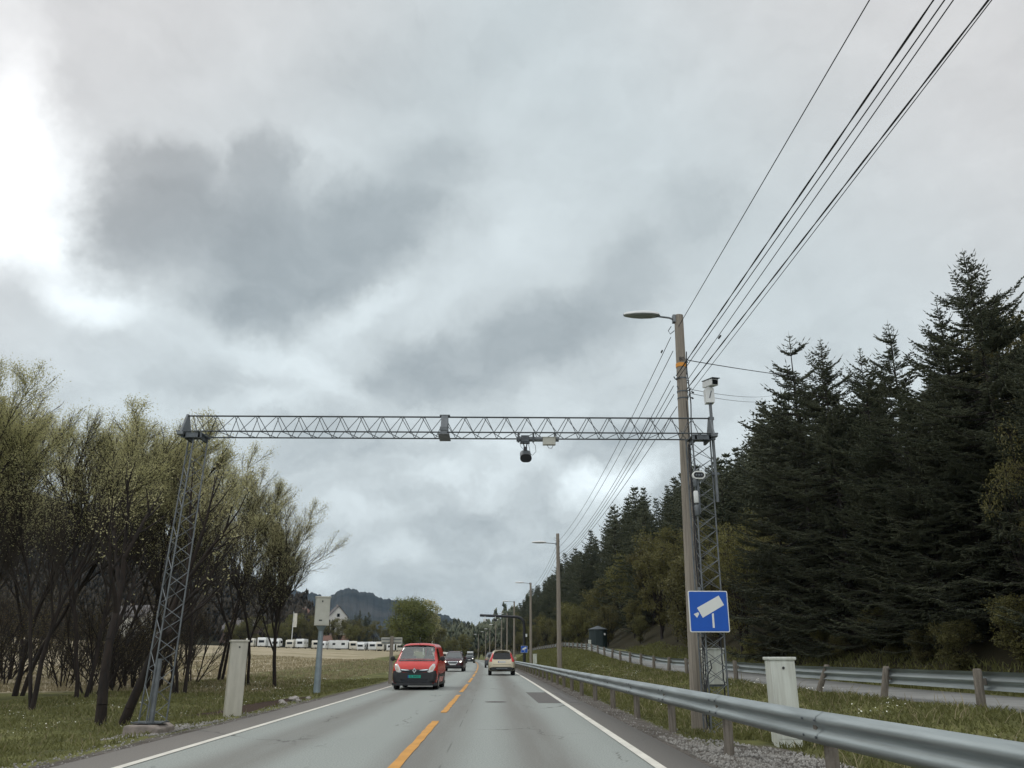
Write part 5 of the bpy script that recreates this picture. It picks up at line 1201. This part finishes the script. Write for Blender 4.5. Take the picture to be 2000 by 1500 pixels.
for x, y, h, lb, fl in ((-62.4, 265, 10.5, 'white flagpole with a hanging banner left of the box pole', True), (-17.8, 240, 8.0, 'white flagpole right of the big round tree, above the burgundy car', False), (-20.2, 240, 9.6, 'thin pale pole left of the white flagpole above the red van roof', False)):
    f = empty('flagpole', (x, y, gz(x, y)), 0, lb, 'flagpole'); MB().tube([(0, 0, -.3), (0, 0, h * .5), (0, 0, h)], [.13, .11, .07], 8).build('pole', M['white_paint'], f)
    MB().lathe([(.02, 0), (.12, .08), (.02, .18)], 8, (0, 0, h)).build('finial', M['white_paint'], f)
    if fl:
        V = []; Q = []
        for i in range(13):
            for j in range(5): V.append((.1 + .26 * j + .03 * math.sin(i), .18 * math.sin(j * 1.4 + i * .3), h - .3 - i * .34))
        for i in range(12):
            for j in range(4): a = i * 5 + j; Q.append((a, a + 1, a + 6, a + 5))
        mesh_np('banner', V, quads=Q, mats=M['caravan2'], parent=f, smooth=True)
big = bush_tree('broadleaf_tree', 51, 11.5, 6.0, 22000, .30, M['round'], .12, 70); big.location = (-19.5, 200, 2.0); tag(big, 'big rounded green tree standing alone above the red van', 'tree')
bg2 = bush_tree('broadleaf_tree', 52, 12.2, 3.2, 3500, .34, M['spring'], .3, 30); bg2.location = (-16.2, 205, 2.0); tag(bg2, 'paler thin topped tree growing at the right of the big rounded tree', 'tree')
rnd = random.Random(31)
for i in range(26):
    x = -84 + i * 2.9 + rnd.uniform(-1, 1); y = 285 + rnd.uniform(-8, 12); put_bush(rnd.choice([0, 0, 1, 2]), x, y, rnd.choice([5.5, 7, 8.5, 10.5]) * rnd.uniform(.9, 1.1), 'olive green broadleaf tree in the belt behind the caravan row', 'trees behind the caravans', 1.15)
for i in range(9):
    x = -20 + i * 2.2 + rnd.uniform(-.8, .8); y = 330 + rnd.uniform(-20, 30); put_bush(rnd.choice([0, 1]), x, y, rnd.uniform(3.5, 5.5), 'olive green broadleaf tree left of the road where it bends away', 'trees by the far bend', 1.15)
for i in range(6):
    x = -53 + i * 1.1 + rnd.uniform(-.8, .8); y = 318 + rnd.uniform(-6, 6); v = rnd.randrange(4); o = copy_tree(sp_far[v]); sc = rnd.uniform(.5, .66)
    place(o, x, y, rnd.uniform(0, 6), sc, 'dark spruce in the small clump right of the white gabled house', 'spruces by the white house', 2.5)

# ------------------------------------------------------------------ hills
def hill_mat(name, a, b, c, sc):
    m_ = bpy.data.materials.new(name); m_.use_nodes = True; k = NT(m_.node_tree); k.n.clear(); P = k.add('ShaderNodeNewGeometry').outputs['Position']
    col = k.mix(k.mapr(k.noise(P, sc, 6, .65), .35, .65), a, b); col = k.mix(k.mapr(k.noise(P, sc * .23, 4), .5, .68), col, c)
    bs = k.add('ShaderNodeBsdfPrincipled', {'Base Color': col, 'Roughness': .95, 'Specular IOR Level': .1})
    bp = k.add('ShaderNodeBump', {'Strength': 1., 'Distance': 3. / sc * .02, 'Height': k.noise(P, sc * 2.5, 6, .7)}); k.l.new(bp.outputs[0], bs.inputs['Normal'])
    k.l.new(bs.outputs[0], k.add('ShaderNodeOutputMaterial').inputs[0]); return m_
def ridge(name, prof, Rf, Rp, Rb, m_, rough, seed, zbase=2., nu=140, nv=26, pw=1.15, jag=0.):
    """a hill standing on the plain: crest line given as (bearing, height angle) surveyed from the road, at range Rp"""
    rg = np.random.default_rng(seed); ph = rg.uniform(0, 6.28, (12, 2)); fr = rg.uniform(.6, 9., (12, 2)) * np.array([1, 1]); am = 1 / (1 + fr.sum(1))
    a0, a1 = prof[0][0], prof[-1][0]; V = []; pts = []
    for i in range(nu):
        a = a0 + (a1 - a0) * i / (nu - 1); e = np.interp(a, [p[0] for p in prof], [p[1] for p in prof]); e += jag * (math.sin(a * 5.1) + .8 * math.sin(a * 11.3 + 1) + .6 * math.sin(a * 23.7 + 2) + .4 * math.sin(a * 47. + .5)); zt = 1.3 + Rp * math.tan(R(e))
        for j in range(nv):
            u = j / (nv - 1) * 1.5
            if u <= 1: r_ = Rf + (Rp - Rf) * u; w_ = u ** pw
            else: r_ = Rp + (Rb - Rp) * (u - 1) * 2; w_ = 1 - (u - 1) * 1.6
            x, y = r_ * math.sin(R(a)), r_ * math.cos(R(a)); L_ = Rp * .12
            nz = sum(am[k] * math.sin(fr[k, 0] * x / L_ + ph[k, 0]) * math.sin(fr[k, 1] * y / L_ + ph[k, 1]) for k in range(12))
            z = zbase + (zt - zbase) * w_ + nz * rough * (zt - zbase) * min(1, 2 * u) * (.35 if u > .9 else 1)
            V.append((x, y, z)); pts.append((x, y, z, u))
    ii = np.arange(nu * nv).reshape(nu, nv); Q = np.stack([ii[:-1, :-1], ii[1:, :-1], ii[1:, 1:], ii[:-1, 1:]], -1).reshape(-1, 4)
    o = mesh_np(name, V, quads=Q, mats=m_, smooth=True); tag(o, kind='structure'); return pts
HM = hill_mat('hill_forest', (.018, .020, .013), (.042, .040, .024), (.06, .048, .03), .05)
MM = hill_mat('mountain_slope', (.008, .013, .016), (.030, .035, .034), (.064, .062, .060), .008)
GM = hill_mat('green_slope', (.030, .038, .020), (.055, .060, .028), (.075, .07, .035), .02)
LH = ridge('hill', [(-60, 13), (-42, 12.4), (-35.18, 11.6), (-31.1, 10.05), (-28.58, 9.4), (-25.9, 8.7), (-23.85, 8.2), (-21.4, 7.2), (-19.1, 6.0), (-16.4, 4.75), (-14.5, 4.0), (-12.5, 2.7), (-11.1, 1.1), (-9.1, .3), (-7.1, 0), (-5.7, -.1)], 300, 560, 900, HM, .06, 3, 4.)
ridge('mountain', [(-22, 4.2), (-16.46, 5.0), (-13.82, 4.14), (-12.51, 4.0), (-11.68, 3.85), (-11.18, 3.67), (-10.7, 3.93), (-10.29, 4.27), (-9.89, 4.31), (-9.22, 4.15), (-8.55, 4.09), (-7.86, 3.8), (-7.01, 3.58), (-6.34, 3.65), (-5.82, 3.46), (-5.13, 3.1), (-4.1, 2.78), (-3.42, 2.59), (-2.39, 2.23), (-1.54, 1.91), (-1.03, 1.65), (-.35, 1.32), (1.5, .6)], 1300, 2300, 3000, MM, .10, 5, 4., 420, 44, 1.15, .045)
GP = ridge('hill', [(-7, .6), (-5.74, 1.31), (-4.42, 1.9), (-3.75, 2.03), (-3.07, 2.08), (-2.39, 1.98), (-1.71, 1.7), (-1.02, 1.3), (.2, .7)], 700, 1150, 1500, GM, .05, 7, 3., 90, 20)
RP = ridge('hill', [(-2.9, -.2), (-2.38, -.1), (-1.54, .2), (-1.2, .45), (-.69, .85), (-.18, 1.25), (.5, 1.7), (1.01, 2.2), (2.5, 3.2), (6, 4.5), (14, 5), (22, 5)], 430, 680, 1000, HM, .04, 9, 3., 120, 22)
# far woods that clothe the hills: one mass of small trees per hill
def wood(name, pts, n, hr, m_, seed, umax=.82):
    rg = np.random.default_rng(seed); P = np.array([p for p in pts if .02 < p[3] < umax]); idx = rg.integers(0, len(P), n); c = P[idx, :3] + rg.normal(size=(n, 3)) * np.array([5, 5, 0]); A, B, RR = [], [], []
    h = rg.uniform(*hr, n)
    for k in range(9):
        u = k / 9; an = rg.uniform(0, 6.28, n); w_ = h * .20 * (1 - u * .8); off = np.stack([np.cos(an) * w_, np.sin(an) * w_, h * (.12 + .70 * u)], 1)
        A.append(c + np.stack([np.zeros(n), np.zeros(n), h * (.0 + .78 * u)], 1)); B.append(c + off * np.array([1, 1, 1]) + np.stack([np.zeros(n), np.zeros(n), h * .22], 1)); RR.append(h * .10)
    V, T = spindles(np.concatenate(A), np.concatenate(B), np.concatenate(RR)); o = mesh_np(name, V, tris=T, mats=m_); tag(o, kind='stuff'); return o
wood('distant_forest', [p for p in LH if math.degrees(math.atan2(p[0], p[1])) < -11.6], 5200, (6, 13), leaf_mat('far_wood_leaves', ((.014, .015, .010), (.038, .033, .020), (.034, .026, .018)), 0, .9, .03), 1)
wood('distant_forest', RP, 1500, (9, 17), M['spruce'], 2)
wood('distant_forest', GP, 1200, (8, 14), leaf_mat('far_slope_leaves', ((.030, .036, .018), (.065, .066, .028), (.05, .05, .024)), 0, .9, .02), 3)

# ------------------------------------------------------------------ ground cover
def scatter(n, fx, fy, rg, accept=None):
    out = []
    while len(out) < n:
        x, y = fx(), fy()
        if accept is None or accept(x, y): out.append((x, y, gz(x, y)))
    return np.array(out)
def grass_obj(name, n, s0, s1, y0, y1, hmin, hmax, m_, seed, accept=None, w_=.011, ypow=1.6):
    rg = np.random.default_rng(seed); P = []
    ys_ = y0 + (y1 - y0) * rg.uniform(0, 1, n * 2) ** ypow; s_ = rg.uniform(s0, s1, n * 2)
    for y, s in zip(ys_, s_):
        x = xc(y) + s
        if accept and not accept(x, y, s): continue
        P.append((x, y, gz(x, y) - .02))
        if len(P) >= n: break
    P = np.array(P); n = len(P); an = rg.uniform(0, 6.28, n); h = rg.uniform(hmin, hmax, n) * (.6 + .8 * np.abs(np.sin(P[:, 0] * .9) * np.cos(P[:, 1] * .6))); wd = w_ * (1 + P[:, 1] * .035)
    D = np.stack([np.cos(an), np.sin(an), np.zeros(n)], 1); L_ = np.stack([rg.normal(size=n) * .35, rg.normal(size=n) * .35, np.ones(n)], 1) * h[:, None]
    V = np.empty((n, 5, 3)); V[:, 0] = P - D * wd[:, None]; V[:, 1] = P + D * wd[:, None]; V[:, 2] = P + L_ * .55 + D * wd[:, None] * .7; V[:, 3] = P + L_ * .55 - D * wd[:, None] * .7; V[:, 4] = P + L_ + np.stack([L_[:, 0], L_[:, 1], np.zeros(n)], 1) * .6
    i = np.arange(n)[:, None] * 5
    return tag(mesh_np(name, V.reshape(-1, 3), tris=i + np.array([[3, 2, 4]]), quads=i + np.array([[0, 1, 2, 3]]), mats=m_), kind='stuff')
def not_gravel(x, y, s):
    if s > 0: return not (9.5 < y < 15.5 and s < 5.9)
    return not (23.5 < y < 34 and -6.6 < s < -5.2)
grass_obj('grass', 52000, -16, -5.0, 9, 60, .03, .15, M['grass'], 1, not_gravel)
grass_obj('grass', 80000, 4.75, 10.25, 5, 75, .035, .14, M['grass'], 2, not_gravel)
grass_obj('grass', 30000, 4.6, 10.25, 70, 160, .10, .26, M['grass'], 7, None, .008, 1.2)
grass_obj('grass', 26000, -34, -9, 40, 130, .08, .24, M['straw'], 3, None, .010)
grass_obj('dry_stalks', 2600, 4.8, 10.2, 6, 60, .14, .34, M['straw'], 8, not_gravel, .005)
grass_obj('dry_stalks', 1800, -15, -5.2, 10, 50, .10, .28, M['straw'], 9, not_gravel, .005)
grass_obj('grass', 16000, 13.8, 16, 10, 80, .1, .4, M['grass'], 4)
def flowers(n, s0, s1, y0, y1, seed, sz=.022, hh=(.16, .30)):
    rg = np.random.default_rng(seed); V = []; F = []; clusters = [(rg.uniform(s0, s1), y0 + (y1 - y0) * rg.uniform() ** 1.5) for _ in range(n // 14)]
    for _ in range(n):
        cs, cy = clusters[rg.integers(len(clusters))]; s = cs + rg.normal() * .35; y = cy + rg.normal() * .45
        if not (s0 < s < s1): continue
        x = xc(y) + s; z = gz(x, y) + rg.uniform(*hh); r_ = sz * rg.uniform(.6, 1.3); b = len(V); tl_ = rg.normal(size=2) * .4
        V.append((x, y, z + r_ * .3))
        for k in range(5): a = 2 * math.pi * k / 5; V.append((x + r_ * math.cos(a), y + r_ * math.sin(a), z + r_ * (math.cos(a) * tl_[0] + math.sin(a) * tl_[1])))
        for k in range(5): F.append((b, b + 1 + k, b + 1 + (k + 1) % 5))
    return tag(mesh_np('white_flowers', V, tris=F, mats=M['flower']), kind='stuff')
flowers(420, 5.6, 10.1, 9, 60, 1, .016); flowers(330, -14, -5.6, 11, 45, 2, .014, (.08, .18)); flowers(160, -12, -5.4, 36, 75, 3, .024)
def stones(n, s0, s1, y0, y1, r0, r1, seed, accept=None):
    rg = np.random.default_rng(seed); V = []; F = []; O = np.array([(1, 0, 0), (-1, 0, 0), (0, 1, 0), (0, -1, 0), (0, 0, 1), (0, 0, -1)], float); T = [(0, 2, 4), (2, 1, 4), (1, 3, 4), (3, 0, 4), (2, 0, 5), (1, 2, 5), (3, 1, 5), (0, 3, 5)]
    for _ in range(n):
        s, y = rg.uniform(s0, s1), y0 + (y1 - y0) * rg.uniform() ** 1.3; x = xc(y) + s
        if accept and not accept(s, y): continue
        r_ = rg.uniform(r0, r1); b = len(V)
        for p in O: V.append(tuple(np.array((x, y, gz(x, y) + r_ * .2)) + p * r_ * rg.uniform(.5, 1.2, 3)))
        for t_ in T: F.append(tuple(b + i for i in t_))
    return tag(mesh_np('gravel', V, tris=F, mats=M['gravel']), kind='stuff')
stones(4200, 4.15, 6.2, 9.2, 15.8, .012, .038, 1, lambda s, y: s < 4.9 + 1.2 * math.sin((y - 9.2) / 6.6 * math.pi))
stones(1800, -5.9, -4.9, 16.4, 20.5, .012, .036, 2); stones(700, -5.3, -4.4, 11, 30, .010, .03, 5); stones(500, 3.98, 4.9, 15, 40, .012, .03, 3)
rg = np.random.default_rng(9)
for i, (x, y, r_, lb) in enumerate([(-6.55, 27.2, .10, 'pale stone at the front of the dark soil heap behind the cream cabinet'), (-6.9, 28.6, .08, 'pale stone left in the dark soil heap'), (-6.6, 28.9, .13, 'largest pale stone on top of the dark soil heap'), (-6.3, 28.3, .07, 'small pale stone at the right end of the dark soil heap'), (-6.45, 30.5, .08, 'pale stone at the back of the dark soil heap')]):
    bm = bmesh.new(); bmesh.ops.create_icosphere(bm, subdivisions=2, radius=r_)
    for v in bm.verts: v.co = Vector((v.co.x * 1.25, v.co.y, v.co.z * .75)) * (1 + .25 * math.sin(v.co.x * 21 + i) * math.cos(v.co.y * 17 + 2 * i) + .1 * rg.normal())
    me = bpy.data.meshes.new('rock'); bm.to_mesh(me); bm.free(); me.materials.append(M['rock']); o = bpy.data.objects.new('rock', me); COL.objects.link(o); o.location = (x, y, gz(x, y) + r_ * .35); tag(o, lb, 'rock', 'stones in the soil heap')
cabn = tag(MB().box((5.4, 12.2, gz(5.4, 12.2) + .06), (.05, .05, .3)).build('marker_peg', M['wood_post']), 'short wooden peg in the gravel beside the guardrail', 'peg')
bpy.data.objects.remove(cabn)

# ------------------------------------------------------------------ haze
hz = MB().box((0, 0, 0), (9000, 9000, 264)).build('haze', None)
hz.location = (0, 0, 128); tag(hz, kind='stuff')
hm = bpy.data.materials.new('haze'); hm.use_nodes = True; k = NT(hm.node_tree); k.n.clear()
pv = k.add('ShaderNodeVolumePrincipled'); pv.inputs['Color'].default_value = (.52, .76, 1.0, 1); pv.inputs['Density'].default_value = .00006; pv.inputs['Anisotropy'].default_value = .2
k.l.new(pv.outputs[0], k.add('ShaderNodeOutputMaterial').inputs['Volume']); hz.data.materials.clear(); hz.data.materials.append(hm)
